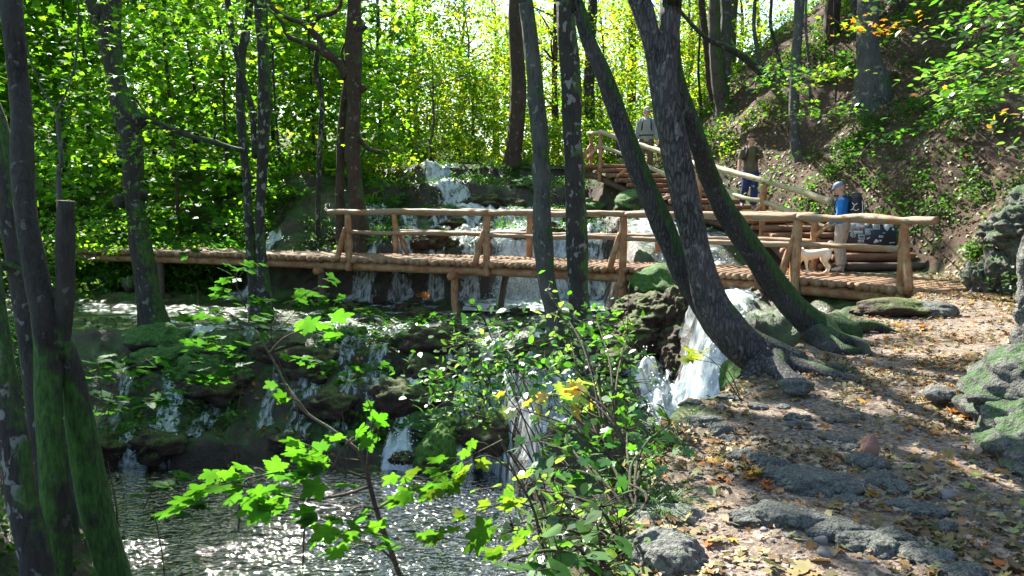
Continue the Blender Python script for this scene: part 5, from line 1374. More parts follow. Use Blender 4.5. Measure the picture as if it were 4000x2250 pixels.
sapling("shrub", "light green small leaved shrub leaning over the water, left of the central trunks", "shrub", b0, [
    (1720, 1480, 5.3, .26, .16, 81), (1840, 1600, 5.3, .2, .12, 41), (1780, 1545, 5.2, .34, .2, 108), (1860, 1430, 5.4, .3, .2, 91), (1960, 1370, 5.5, .3, .22, 99), (1820, 1340, 5.4, .2, .1, 37), (1780, 1610, 5.2, .2, .10, 40), (1900, 1270, 5.5, .3, .14, 49), (1900, 1560, 5.3, .18, .12, 32), (2040, 1480, 5.3, .2, .2, 49)], .060, LGT + GRN)
b0 = hit(2400, 1900, 2, 9)
sapling("shrub", "glossy shrub climbing round the foot of the central trunks", "shrub", b0, [
    (2180, 1220, 5.6, .16, .1, 21), (2140, 1140, 5.7, .12, .1, 4), (2330, 1250, 5.6, .26, .18, 74), (2370, 1400, 5.4, .26, .24, 99), (2260, 1460, 5.3, .25, .2, 74), (2130, 1430, 5.3, .24, .16, 58), (2440, 1500, 5.2, .22, .2, 66), (2230, 1330, 5.5, .2, .16, 41), (2310, 1560, 5.1, .26, .2, 74), (2450, 1310, 5.5, .12, .2, 24), (2400, 1620, 5.0, .22, .2, 66), (2150, 1540, 5.1, .2, .12, 32)], .066, LGT + GRN)
sapling("maple_sapling", "yellowing maple sprig in front of the central trunks", "sapling", hit(2500, 1900, 2, 9), [
    (2080, 1570, 4.6, .16, .06, 5), (2160, 1550, 4.6, .16, .08, 6), (2240, 1520, 4.6, .12, .08, 4), (2280, 1600, 4.6, .12, .08, 3), (2010, 1590, 4.6, .08, .04, 3), (2230, 1500, 4.5, .05, .04, 3)], .13, [(.36, .40, .12), (.42, .38, .14), (.45, .28, .06), (.25, .36, .08)], MAPLE)
b0 = hit(2480, 2020, 2, 9)
sapling("field_maple", "bright lobed leaf shrub on the bank below the central trunks", "shrub", b0, [
    (2210, 1690, 4.4, .25, .14, 28), (2330, 1750, 4.2, .22, .14, 28), (2450, 1680, 4.4, .2, .14, 24), (2560, 1720, 4.3, .16, .10, 11), (2500, 1800, 4.1, .18, .12, 21), (2100, 1720, 4.4, .2, .12, 12), (2230, 1830, 4.1, .24, .14, 28), (2620, 1760, 4.2, .10, .06, 4), (2540, 1860, 4.0, .12, .08, 8), (2380, 1860, 4.0, .2, .12, 21), (2620, 1650, 4.4, .12, .10, 7)], .085, LGT + GRN, MAPLE)
b0 = hit(2440, 2150, 2, 9)
sapling("shrub", "dense leafy undershrub at the bottom centre beside the pale flat stone", "shrub", b0, [
    (2050, 1900, 3.6, .22, .14, 28), (2200, 1960, 3.5, .24, .16, 36), (2350, 1980, 3.5, .2, .14, 32), (2120, 2080, 3.3, .24, .16, 36), (2280, 2100, 3.2, .22, .16, 36), (2420, 2060, 3.4, .12, .12, 14), (2350, 2220, 3.0, .2, .12, 28), (2150, 2220, 3.0, .22, .12, 28), (2000, 2050, 3.3, .16, .14, 14), (2430, 2190, 3.1, .1, .1, 9)], .066, LGT + GRN + DGR[:1])
b0 = hit(2350, 2240, 2, 9)
sapling("broadleaf_plant", "broad bright leaves beside the pale flat stone at the bottom edge", "plant", b0, [
    (2330, 2040, 3.0, .08, .04, 3), (2390, 2110, 2.9, .07, .06, 3), (2300, 2180, 2.8, .10, .06, 3), (2180, 2150, 2.8, .12, .05, 3), (1980, 2190, 2.7, .12, .04, 3), (2100, 2230, 2.6, .12, .04, 3)], .13, [(.05, .16, .03), (.06, .15, .03)], OVATE, 'leaf', jit=.35)
# foreground maple: stem and horizontal sprays
def maple_branch(name, label, base, sprays, size, pal, group=None, main=None, r0=.012, nzv=(-.25, .75, .5)):
    base = np.array(base, float)
    root = empty(name, base, label, "sapling", group)
    gs, gl_ = Geo(), Geo()
    if main is not None: gs.add(*tube(main, np.linspace(r0, r0 * .35, len(main)), 8, 60, .1, 1.5, 3))
    for (pts, n_, sc) in sprays:
        q = spline(np.array([P(*p) for p in pts]), 24)
        gs.add(*tube(q, np.linspace(r0 * .5, r0 * .14, 24), 6, 24))
        for i in range(n_):
            t = rng.uniform(.15, 1.0) ** .8; p = q[int(t * 23)]; tg = nrm(q[min(23, int(t * 23) + 1)] - q[max(0, int(t * 23) - 1)])
            sd = np.cross(tg, [0, 0, 1]); d = nrm(tg * rng.uniform(.2, 1) + sd * rng.choice([-1, 1]) * rng.uniform(.3, 1) + [0, 0, rng.uniform(-.25, .35)])
            L_ = size * sc * rng.uniform(.35, .8); e = p + d * L_
            gs.add(*tube([p, (p + e) / 2 + [0, 0, .006], e], [.0022, .0018, .0014], 4, 5))
            s_ = size * sc * rng.uniform(.7, 1.15); c = e + d * s_ * .38 - [0, 0, s_ * .12]
            leaves(gl_, c[None], s_, MAPLE, palette(1, pal, .15), nz=nzv, jit=.26, direc=(d + [-.2, -.1, -.45])[None])
    build("stem", gs, M['twig'], root); build("foliage", gl_, M['leaf'], root, smooth=False, col=True)
    return root
MG = [(.05, .18, .014), (.06, .20, .014), (.04, .14, .014), (.03, .11, .02)]
mb = P(1700, 2500, 3.1)
main = np.array([P(1730, 2700, 3.2), P(1600, 2350, 3.1), P(1540, 2190, 3.0), P(1470, 1990, 2.95), P(1437, 1860, 2.9), P(1415, 1790, 2.9), P(1393, 1755, 2.9), P(1300, 1680, 2.95), P(1200, 1615, 3.0), P(1130, 1530, 3.05), P(1080, 1430, 3.1), P(1000, 1290, 3.15)])
maple_branch("maple_sapling", "maple sapling with large sunlit green leaves over the pool, foreground", main[0], [
    ([(1440, 1870, 2.9), (1300, 1830, 2.8), (1120, 1840, 2.7), (960, 1870, 2.62), (850, 1890, 2.6)], 21, .78),
    ([(1440, 1900, 2.9), (1350, 1930, 2.85), (1200, 1950, 2.8), (1060, 1925, 2.75), (900, 1890, 2.6), (760, 1920, 2.55)], 15, .78),
    ([(1400, 1800, 2.9), (1330, 1790, 2.85), (1220, 1760, 2.8), (1130, 1750, 2.75)], 8, .7),
    ([(1300, 1830, 2.8), (1340, 1750, 2.85), (1400, 1690, 2.9)], 4, .7),
    ([(1470, 1990, 2.95), (1400, 1980, 2.8), (1330, 2020, 2.7), (1260, 2040, 2.6)], 5, .8),
    ([(1500, 2080, 2.95), (1420, 2060, 2.7), (1300, 2090, 2.6), (1200, 2120, 2.5)], 6, .8),
    ([(1540, 2190, 3.0), (1480, 2140, 2.8), (1400, 2110, 2.7)], 4, .9),
    ([(1470, 1990, 2.95), (1540, 1950, 2.9), (1640, 1900, 2.9)], 4, .7),
    ([(1437, 1860, 2.9), (1440, 1740, 2.92), (1455, 1620, 2.95), (1430, 1550, 2.95)], 2, .4),
    ([(1200, 1615, 3.0), (1160, 1560, 3.0), (1120, 1500, 3.05)], 3, .5),
    ([(1050, 1380, 3.1), (1110, 1320, 3.1), (1200, 1280, 3.0)], 6, .85)], .145, MG, main=main, r0=.012)
mb = P(2350, 2450, 3.3)
main = np.array([mb, P(2150, 2200, 3.3), P(2080, 1980, 3.3), P(2000, 1830, 3.3), P(1950, 1700, 3.35)])
maple_branch("maple_sapling", "maple sprays reaching left over the pool from the bank, centre foreground", main[0], [
    ([(2000, 1840, 3.3), (1900, 1780, 3.25), (1780, 1830, 3.2), (1650, 1880, 3.15), (1560, 1900, 3.1)], 16, .8),
    ([(1960, 1720, 3.3), (1900, 1750, 3.2), (1840, 1780, 3.2), (1720, 1850, 3.1)], 12, .8),
    ([(2080, 1980, 3.3), (1980, 1960, 3.2), (1850, 2010, 3.1), (1700, 2080, 3.0)], 9, .9),
    ([(2100, 2060, 3.3), (1980, 2080, 3.0), (1880, 2130, 2.9)], 6, 1.1)], .13, [(.06, .18, .015), (.07, .19, .02), (.05, .15, .015), (.11, .17, .02)], main=main, r0=.009)
# far left bank saplings
for lab, bx, sprays, sz in [
    ("maple sprays with mid green leaves hanging before the bridge's left water", (1150, 1500, 9.5), [([(1130, 1500, 9.3), (1050, 1330, 9), (960, 1200, 8.8), (880, 1130, 8.6)], 20, 1), ([(1100, 1450, 9.2), (1060, 1280, 8.6), (1180, 1160, 8.4), (1290, 1100, 8.3)], 18, 1), ([(1000, 1280, 9), (880, 1230, 8.8), (760, 1230, 8.6)], 15, 1), ([(960, 1200, 8.8), (920, 1080, 8.6), (1000, 1020, 8.5)], 14, .9)], .22),
    ("sapling with drooping leaves above the dark tufa face, left of centre", (900, 1600, 10.5), [([(930, 1600, 10.4), (950, 1450, 10), (900, 1390, 9.8), (800, 1400, 9.6)], 17, 1), ([(950, 1500, 10.2), (860, 1480, 9.9), (760, 1520, 9.7)], 18, 1), ([(950, 1450, 10), (850, 1340, 10), (760, 1330, 10)], 18, 1)], .26),
    ("blue green leafy sapling beside the mossy stems at the left", (420, 1800, 9.5), [([(420, 1750, 9.4), (430, 1560, 9.2), (500, 1440, 9), (600, 1400, 9)], 17, 1), ([(420, 1650, 9.4), (390, 1500, 9.2), (380, 1420, 9)], 20, 1), ([(440, 1600, 9.3), (560, 1560, 9), (640, 1540, 9)], 18, 1)], .24),
    ("leafy sprig in front of the dark bank above the bridge's left half", (760, 1100, 19), [([(760, 1080, 18.8), (700, 960, 18.5), (640, 900, 18.5)], 17, 1), ([(760, 1050, 18.8), (790, 930, 18.5), (830, 880, 18.5)], 15, 1), ([(740, 1000, 18.8), (820, 960, 18.5), (900, 950, 18.5)], 20, 1)], .30),
    ("dark green sapling overhanging the slim twin cascade at the left", (560, 1560, 13), [([(560, 1540, 12.8), (520, 1440, 12.5), (440, 1420, 12.3)], 26, 1), ([(560, 1540, 12.8), (640, 1460, 12.4), (740, 1440, 12.2)], 26, 1)], .24),
    ("leafy sapling at the left edge between the foreground stems", (40, 1500, 10), [([(40, 1480, 9.8), (110, 1380, 9.6), (190, 1350, 9.5)], 30, 1), ([(40, 1480, 9.8), (10, 1360, 9.6), (60, 1280, 9.5)], 30, 1), ([(60, 1600, 9.6), (160, 1640, 9.3), (300, 1620, 9.2)], 30, 1)], .22),
    ("sapling rising from dark rocks right of the tallest maple shoot", (1330, 1560, 12.5), [([(1330, 1540, 12.4), (1290, 1430, 12.2), (1200, 1400, 12)], 26, 1), ([(1330, 1540, 12.4), (1400, 1450, 12), (1480, 1420, 11.9)], 24, 1)], .22),
    ("young plant drooping over the pool's left bank by the mossy stems", (600, 1980, 8.4), [([(560, 1990, 8.4), (620, 1880, 8.2), (720, 1860, 8.1)], 22, 1), ([(560, 2000, 8.4), (660, 1980, 8), (760, 2000, 7.9)], 16, 1)], .20),
    ("spreading sapling in the stream margin left of the central trunks", (1560, 1300, 15.5), [([(1560, 1290, 15.4), (1500, 1230, 15.3), (1420, 1210, 15.2)], 24, 1), ([(1560, 1290, 15.4), (1640, 1240, 15.3), (1700, 1230, 15.2)], 20, 1)], .22),
    ("small sapling with wet shining leaves below the bridge's left posts", (1100, 1300, 15.5), [([(1100, 1290, 15.5), (1060, 1200, 15.3), (1000, 1180, 15.2)], 17, 1), ([(1100, 1280, 15.5), (1180, 1190, 15.3), (1260, 1170, 15.2)], 17, 1), ([(1120, 1250, 15.4), (1270, 1220, 15), (1330, 1160, 15)], 20, 1)], .26)]:
    m0 = P(*bx); mz = height(m0[0], m0[1])
    mainp = np.array([[m0[0], m0[1], mz - .05], m0 * .5 + np.array([m0[0], m0[1], mz]) * .5 + [.08, 0, 0], m0])
    maple_branch("leafy_sapling", lab, mainp[0], sprays, sz, [(.03, .12, .02), (.04, .15, .02), (.025, .10, .025)], main=mainp, r0=.016, nzv=(.1, .35, .9))
# hanging sprays, upper right (limb of a tree standing beyond the frame)
bt = np.array([8.2, 7.6, height(8.2, 7.6)])
root = empty("overhanging_tree", bt, "tree outside the right edge whose shining leaf sprays hang before the slope", "tree")
gs, gl_ = Geo(), Geo(); top_ = P(4500, -300, 8.2)
gs.add(*tube([bt - [0, 0, .2], bt * .5 + top_ * .5 + [.3, 0, 0], top_], [.14, .11, .07], 12, 40, .1, 1.5, 3)); build("trunk", gs, M['bark_dark'], root)
gs = Geo()
for (pts, n_) in [([(4400, -200, 8.2), (4100, -40, 8.2), (3850, 60, 8.1), (3700, 110, 8)], 340), ([(4400, 0, 8.2), (4100, 120, 8.2), (3850, 230, 8.1), (3640, 300, 8)], 420), ([(4400, 100, 8.1), (4100, 280, 8), (3900, 330, 8), (3700, 400, 7.9)], 420), ([(4400, 200, 8.2), (4100, 380, 8.2), (3950, 470, 8.1)], 110), ([(4300, -300, 8), (4000, -150, 8), (3650, -60, 8), (3450, -20, 8)], 160), ([(4300, 450, 8.3), (4080, 560, 8.3), (3980, 640, 8.3)], 60)]:
    q = spline(np.array([P(*p) for p in pts]), 30); gs.add(*tube(q, np.linspace(.03, .005, 30), 6, 30))
    ix = (rng.random(n_) ** .7 * 29).astype(int); c = q[ix] + rng.normal(0, 1, (n_, 3)) * [.16, .22, .07]
    leaves(gl_, c, rng.uniform(.06, .11, n_), OVATE, palette(n_, LGT + GRN + [(.10, .2, .06)]) if n_ != 110 else palette(n_, LGT + ORG), jit=.45, direc=np.array([-1, 0, -.3]))
build("limb", gs, M['bark_dark'], root); build("crown", gl_, M['leaf_gloss'], root, smooth=False, col=True)
# orange and green sprays on the slope
for lab, pts, n_, pal, sz in [
    ("orange leaved spray hanging in front of the stout grey tree", [(3330, 60, 15), (3420, 110, 14.8), (3500, 100, 14.6), (3560, 90, 14.5)], 46, ORG + YGR[3:], .15),
    ("small orange leaved spray left of the stout grey tree on the slope", [(3240, 60, 16), (3330, 130, 16), (3400, 150, 16)], 24, ORG + YGR, .14),
    ("bright green spray of leaves below the stout grey tree", [(3080, 450, 15.5), (3200, 430, 15.3), (3330, 430, 15.2)], 150, GRN + YGR[:2], .10),
    ("yellow green spray beside the slim smooth trunk on the slope", [(3120, 330, 16.5), (3200, 290, 16.3), (3300, 280, 16.2)], 110, YGR, .13),
    ("bright green spray crossing the slim smooth trunk at mid height", [(2950, 330, 15.8), (3050, 270, 15.6), (3160, 290, 15.5)], 130, GRN + YGR[:1], .11),
    ("orange sprig among the shining leaves at the right edge", [(3860, 330, 7.8), (3930, 280, 7.8), (3990, 300, 7.8)], 14, ORG, .09),
    ("green leafy sprig growing on the slope right of the boy", [(2980, 760, 17.5), (3040, 640, 17.2), (3090, 600, 17.2)], 70, GRN, .12),
    ("leafy sapling low on the slope above the man in the blue jacket", [(3350, 620, 15), (3420, 540, 14.8), (3520, 520, 14.8)], 90, GRN + DGR, .12)]:
    q = spline(np.array([P(*p) for p in pts]), 20); h0 = q[0].copy(); h0[2] = height(h0[0], h0[1])
    far_ = hit(pts[0][0], pts[0][1] + 60, 6, 60)
    root = empty("leafy_spray", far_, lab, "sapling"); gs, gl_ = Geo(), Geo()
    gs.add(*tube([far_ - [0, 0, .05], far_ * .5 + q[0] * .5 + [0, 0, .12], q[0]], [.02, .016, .012], 6, 20)); gs.add(*tube(q, np.linspace(.012, .004, 20), 6, 20))
    c = q[rng.integers(0, 20, n_)] + rng.normal(0, 1, (n_, 3)) * [.22, .25, .10]
    leaves(gl_, c, sz * rng.uniform(.7, 1.2, n_), MAPLE_S, palette(n_, pal), jit=.4)
    build("stem", gs, M['twig'], root); build("foliage", gl_, M['leaf_gloss'], root, smooth=False, col=True)
# near beech leaves at the upper left
bt = P(215, 900, 9.5); bt[2] = height(bt[0], bt[1])
root = empty("beech_sapling", bt, "thin sapling with a Y shaped fork behind the sawn off stem, upper left", "sapling")
gs, gl_ = Geo(), Geo(); Y = 9.5
gs.add(*tube([bt - [0, 0, .1], P(232, 800, Y), P(240, 640, Y), P(222, 440, Y)], [.04, .03, .026, .022], 8, 50, .1, 1.5, 2))
gs.add(*tube([P(222, 440, Y), P(160, 340, Y), P(115, 220, Y), P(95, 110, Y), P(80, -80, Y)], [.018, .014, .012, .01, .01], 6, 40)); gs.add(*tube([P(222, 440, Y), P(270, 330, Y), P(300, 200, Y), P(310, -80, Y)], [.018, .014, .012, .01], 6, 40))
build("trunk", gs, M['bark_grey'], root)
for (px, py, Y_, rx, rz, n_) in [(1180, 180, 18, 1.6, .8, 260), (1150, 500, 19, 1.6, .8, 220), (880, 620, 18, 1.4, .7, 200), (560, 60, 13, 1.2, .6, 260), (860, 200, 16, 1.4, .7, 260), (330, 330, 13, 1.2, .6, 260), (650, 560, 17, 1.6, .8, 240), (40, 300, 12, 1, .6, 200), (350, 850, 16, 1.3, .7, 200), (1250, 60, 18, 1.5, .6, 220), (1200, 760, 21, 1.0, .5, 150), (300, 150, 12, .9, .5, 190), (620, 240, 14, 1.3, .6, 300), (760, 60, 14, 1.4, .5, 280), (200, 420, 12, .8, .5, 160), (420, 560, 15, 1.2, .5, 200), (720, 420, 15, 1.2, .5, 220), (150, 60, 11, .9, .4, 160), (250, 700, 14, 1.0, .5, 160), (80, 600, 15, 1.0, .6, 120)]:
    c = P(px, py, Y_) + rng.normal(0, 1, (n_, 3)) * [rx * .6, rx * .5, rz * .35]
    c = c[rng.random(len(c)) < keep_prob(c)]; n_ = len(c)
    leaves(gl_, c, rng.uniform(.10, .17, n_), MAPLE_S, palette(n_, GRN), jit=.4)
build("crown", gl_, M['leaf_far'], root, smooth=False, col=True)
# orange leaved sprig standing in the stream
sapling("autumn_sprig", "small sprig of orange leaves standing in the shallow stream under the bridge", "plant", P(1640, 1190, 17.2), [(1640, 1150, 17.2, .14, .10, 16)], .12, ORG, MAPLE_S, r0=.01)
sapling("leafy_sprig", "single yellow green maple sprig held in front of the milky chute", "sapling", hit(2900, 1560, 2, 9), [(2740, 1380, 6.2, .10, .05, 5), (2700, 1400, 6.2, .07, .04, 3)], .13, [(.30, .36, .06)], MAPLE, r0=.006)

# ------------------------------------------------------------------ people and dog
SK = flat_mat('skin', (.52, .30, .21), .55, .06)
def remesh(o, vox, sm=4):
    r_ = o.modifiers.new("one_surface", 'REMESH'); r_.mode = 'VOXEL'; r_.voxel_size = vox; r_.use_smooth_shade = True
    s_ = o.modifiers.new("soften", 'SMOOTH'); s_.iterations = sm; s_.factor = .5
    return o
def ell(g, c, r, tilt=None):
    D, F = ICO[3]; V = D * np.array(r)
    if tilt is not None: V = V @ tilt.T
    g.add(V + np.array(c), F)
def T(g, pts, rad, flat=1.0, seg=16, n=None):
    g.add(*tube(pts, rad, seg, n or max(8, len(pts) * 6), flat=flat))

def hand(g, wr, d, curl, side, palm_n):
    """palm + four fingers + thumb; d = pointing direction, palm_n = palm normal"""
    d = nrm(np.array(d)); pn = nrm(np.array(palm_n) - d * np.dot(palm_n, d)); s = np.cross(d, pn) * side
    wr = np.array(wr)
    for k in (-1, 0, 1):
        T(g, [wr + s * k * .012, wr + d * .045 + s * k * .024, wr + d * .09 + s * k * .026], [.019, .018, .014], seg=8, n=8)
    for k, l in enumerate((.068, .078, .073, .056)):
        b_ = wr + d * .088 + s * (.033 - k * .022)
        m1 = b_ + nrm(d + pn * curl * .5) * l * .5; m2 = m1 + nrm(d + pn * curl * 1.5) * l * .45
        T(g, [b_ - d * .01, m1, m2], [.0105, .0095, .008], seg=8, n=8)
    b_ = wr + d * .03 + s * .03; T(g, [b_, b_ + d * .03 + s * .028 + pn * .008, b_ + d * .062 + s * .032 + pn * .016], [.013, .011, .009], seg=8, n=8)

def head(g, c, fwd, up=(0, 0, 1), s=1.0):
    f = nrm(np.array(fwd)); r_ = nrm(np.cross(f, up)); u = np.cross(r_, f); B = np.stack([r_, f, u], 1); c = np.array(c)
    L_ = lambda x, y, z: c + B @ np.array([x, y, z]) * s
    ell(g, L_(0, -.012, .02), np.array([.076, .095, .10]) * s, B); ell(g, L_(0, .022, -.045), np.array([.056, .068, .068]) * s, B)
    T(g, [L_(0, .086, .012), L_(0, .106, -.018), L_(0, .098, -.03)], [.008 * s, .013 * s, .010 * s], seg=8, n=8)
    T(g, [L_(-.022, .083, -.052), L_(0, .090, -.05), L_(.022, .083, -.052)], [.006 * s, .009 * s, .006 * s], seg=8, n=8)
    T(g, [L_(-.035, .078, .03), L_(0, .088, .03), L_(.035, .078, .03)], [.009 * s, .008 * s, .009 * s], seg=8, n=8)
    for k in (-1, 1): ell(g, L_(.077 * k, -.012, -.005), np.array([.010, .020, .032]) * s, B)
    ell(g, L_(0, .078, -.088), np.array([.022, .018, .018]) * s, B)
    return L_, B

def person(label, loc, yaw, H, j, top_m, leg_m, shoe_m, sleeves='long', hair=None, cap=None, head_f=(0, 1, 0), group=None, coat_len=.86, belt=None, straps=None, belly=0.0, vox=.0075):
    """j: local joints (x right, y forward, z up) for a 1.78 m figure"""
    k = H / 1.78; ca, sa = math.cos(yaw), math.sin(yaw)
    RM = np.array([[ca, -sa, 0], [sa, ca, 0], [0, 0, 1]])
    loc = np.array(loc, float)
    root = empty("person", loc, label, "person", group)
    def fin(name, g, m, vx, sm=3):
        g.V = [(v * k) @ RM.T + loc for v in g.V]
        return remesh(build(name, g, m, root), vx, sm)
    hd = np.array(j['head']); nk = np.array(j['neck']); pel = np.array(j['pelvis'])
    tor = lambda inf: ([pel + [0, 0, -.09], pel + [0, 0, .03], pel * .6 + nk * .4, pel * .3 + nk * .7 + [0, belly * .3, 0], nk + [0, 0, -.13], nk + [0, 0, -.05], nk], [.145 + inf, .165 + inf, .148 + inf + belly * .3, .170 + inf, .175 + inf, .115 + inf, .060 + inf * .4])
    g = Geo(); p_, r_ = tor(0); T(g, p_, r_, .64, 20, 30); T(g, [nk + [0, -.005, -.05], (nk + hd) / 2, hd + [0, -.01, -.05]], [.058, .054, .056])
    head(g, hd, head_f)
    for s_, S_ in ((-1, 'L'), (1, 'R')):
        sh, el, wr = [np.array(j[q + S_]) for q in ('sh', 'el', 'wr')]
        T(g, [sh, sh * .5 + el * .5, el, el * .5 + wr * .5, wr], [.055, .047, .040, .037, .026])
        T(g, [nk + [0, 0, -.08], sh], [.06, .06]); hand(g, wr, wr - el, .7, s_, (0, .2, 0) if abs((wr - el)[0]) < .1 else (0, .5, -.5))
        hp, kn, an, to = [np.array(j[q + S_]) for q in ('hp', 'kn', 'an', 'to')]
        T(g, [hp, hp * .5 + kn * .5, kn, kn * .6 + an * .4, an], [.088, .076, .055, .054, .036]); T(g, [an, to * .5 + an * .5 - [0, 0, .03], to], [.036, .034, .024])
    fin("body", g, SK, vox, 3)
    g = Geo(); p_, r_ = tor(.018); T(g, p_, r_, .68, 20, 30)
    for S_ in 'LR':
        sh, el, wr = [np.array(j[q + S_]) for q in ('sh', 'el', 'wr')]
        T(g, [nk + [0, 0, -.085], sh], [.074, .074])
        if sleeves == 'long': T(g, [sh, sh * .5 + el * .5, el, el * .4 + wr * .6, el * .08 + wr * .92], [.074, .064, .057, .052, .042])
        else: T(g, [sh, sh * .55 + el * .45, sh * .25 + el * .75], [.074, .068, .070])
    fin("jacket" if sleeves == 'long' else "shirt", g, top_m, .010, 2)
    g = Geo(); T(g, [pel + [0, 0, .07], pel + [0, -.01, 0], pel + [0, -.012, -.08], pel + [0, 0, -.13]], [.158, .178, .172, .13], .72, 20, 20)
    for S_ in 'LR':
        hp, kn, an = [np.array(j[q + S_]) for q in ('hp', 'kn', 'an')]
        T(g, [hp + [0, 0, .04], hp, hp * .5 + kn * .5, kn, kn * .4 + an * .6, an * .92 + kn * .08], [.095, .112, .104, .088, .086, .080])
    fin("trousers", g, leg_m, .010, 2)
    for S_ in 'LR':
        g = Geo(); an, to = np.array(j['an' + S_]), np.array(j['to' + S_]); h_ = an + (an - to) * .18
        zf = min(an[2] - .075, to[2] - .02)
        T(g, [an + [0, 0, .03], an - [0, 0, .02], h_ * .4 + an * .6 - [0, 0, .04]], [.046, .05, .046]); T(g, [h_ - [0, 0, .05], an * .5 + to * .5 - [0, 0, .03], to + [0, 0, 0]], [.040, .044, .032], .85)
        fin("shoe", g, shoe_m, .009, 2)
    f = nrm(np.array(head_f, float)); rt = nrm(np.cross(f, (0, 0, 1))); u = np.cross(rt, f); B = np.stack([rt, f, u], 1)
    L_ = lambda x, y, z: hd + B @ np.array([x, y, z])
    for s_ in (-1, 1):
        g = Geo(); ell(g, L_(s_ * .031, .083, .006), (.012, .006, .006), B); g.V = [(v * k) @ RM.T + loc for v in g.V]; build("eye", g, BLK, root)
        g = Geo(); T(g, [L_(s_ * .018, .090, .026), L_(s_ * .048, .076, .028)], .005, 1, 6, 5); g.V = [(v * k) @ RM.T + loc for v in g.V]; build("eyebrow", g, HAIR, root)
    g = Geo(); T(g, [L_(-.020, .088, -.052), L_(0, .095, -.052), L_(.020, .088, -.052)], .005, 1, 6, 8); g.V = [(v * k) @ RM.T + loc for v in g.V]; build("lips", g, LIP, root)
    if hair is not None:
        g = Geo(); ell(g, L_(0, -.028, .045), (.084, .098, .092), B); ell(g, L_(0, -.055, -.015), (.076, .066, .075), B); ell(g, L_(0, .045, .095), (.06, .05, .03), B)
        fin("hair", g, hair, .009, 2)
    if cap is not None:
        g = Geo(); ell(g, L_(0, -.012, .062), (.090, .106, .078), B); T(g, [L_(0, .05, .045), L_(0, .12, .038), L_(0, .165, .02)], [.07, .068, .045], .16)
        g.F = g.F; fin("cap", g, cap, .008, 2)
    if belt is not None:
        g = Geo(); th = np.linspace(0, 6.283, 25); bz = pel[2] + .08
        T(g, np.stack([pel[0] + .185 * np.sin(th), pel[1] + .02 + .132 * np.cos(th), np.full(25, bz)], -1), .018, 1, 8, 50); fin("belt", g, belt, .008, 1)
    if straps is not None:
        for s_ in (-1, 1):
            g = Geo(); T(g, [nk + [s_ * .10, -.12, -.16], nk + [s_ * .105, -.02, -.005], nk + [s_ * .105, .115, -.09], nk + [s_ * .11, .135, -.25], nk + [s_ * .14, .08, -.36]], .014, 1.0, 8, 24); fin("strap", g, straps, .008, 1)
    return root, (lambda v: (np.array(v) * k) @ RM.T + loc)

LIP = flat_mat('lips', (.36, .14, .12), .5)
BL = cloth('blue_jacket', (.015, .20, .62)); BE = cloth('beige_cloth', (.42, .37, .31)); NAV = cloth('navy_cloth', (.015, .035, .13))
OL = cloth('olive_cloth', (.10, .085, .045)); GY = cloth('grey_fleece', (.24, .27, .25)); BR = cloth('brown_cloth', (.11, .075, .055))
BLK = flat_mat('black_cloth', (.012, .013, .018), .7, .2); CAPB = flat_mat('cap_blue_grey', (.16, .21, .30), .8, .06); CAPG = flat_mat('cap_pale_green', (.30, .32, .26), .8, .06)
HAIR = flat_mat('brown_hair', (.05, .025, .012), .6, .2); SHG = flat_mat('shoe_grey', (.16, .15, .14), .8, .2); SHW = flat_mat('shoe_pale', (.38, .37, .38), .8, .2)
DKG = flat_mat('dark_grey_cloth', (.045, .05, .055), .8, .15)

j_st = dict(head=(0, .05, 1.655), neck=(0, 0, 1.50), pelvis=(0, 0, .95),
            shL=(-.19, 0, 1.41), elL=(-.235, .02, 1.12), wrL=(-.20, .20, .93), shR=(.19, 0, 1.41), elR=(.24, -.02, 1.12), wrR=(.22, .17, .95),
            hpL=(-.09, 0, .90), knL=(-.11, .03, .50), anL=(-.13, -.03, .09), toL=(-.16, .13, .035), hpR=(.09, 0, .90), knR=(.11, .04, .50), anR=(.12, .0, .09), toR=(.15, .16, .035))
# man in blue, looking down at the dog
jb = dict(j_st); jb['head'] = (-.02, .10, 1.635); jb['neck'] = (0, .03, 1.49)
mloc = G(3283, 1058, 0.005)
yaw_b = math.atan2(.62, -.78) - math.pi / 2
_, Lm = person("man in a bright blue jacket and grey cap looking down at the cream dog", mloc, yaw_b, 1.77, jb, BL, BE, SHW, head_f=nrm((-.18, .85, -.42)), cap=CAPB)
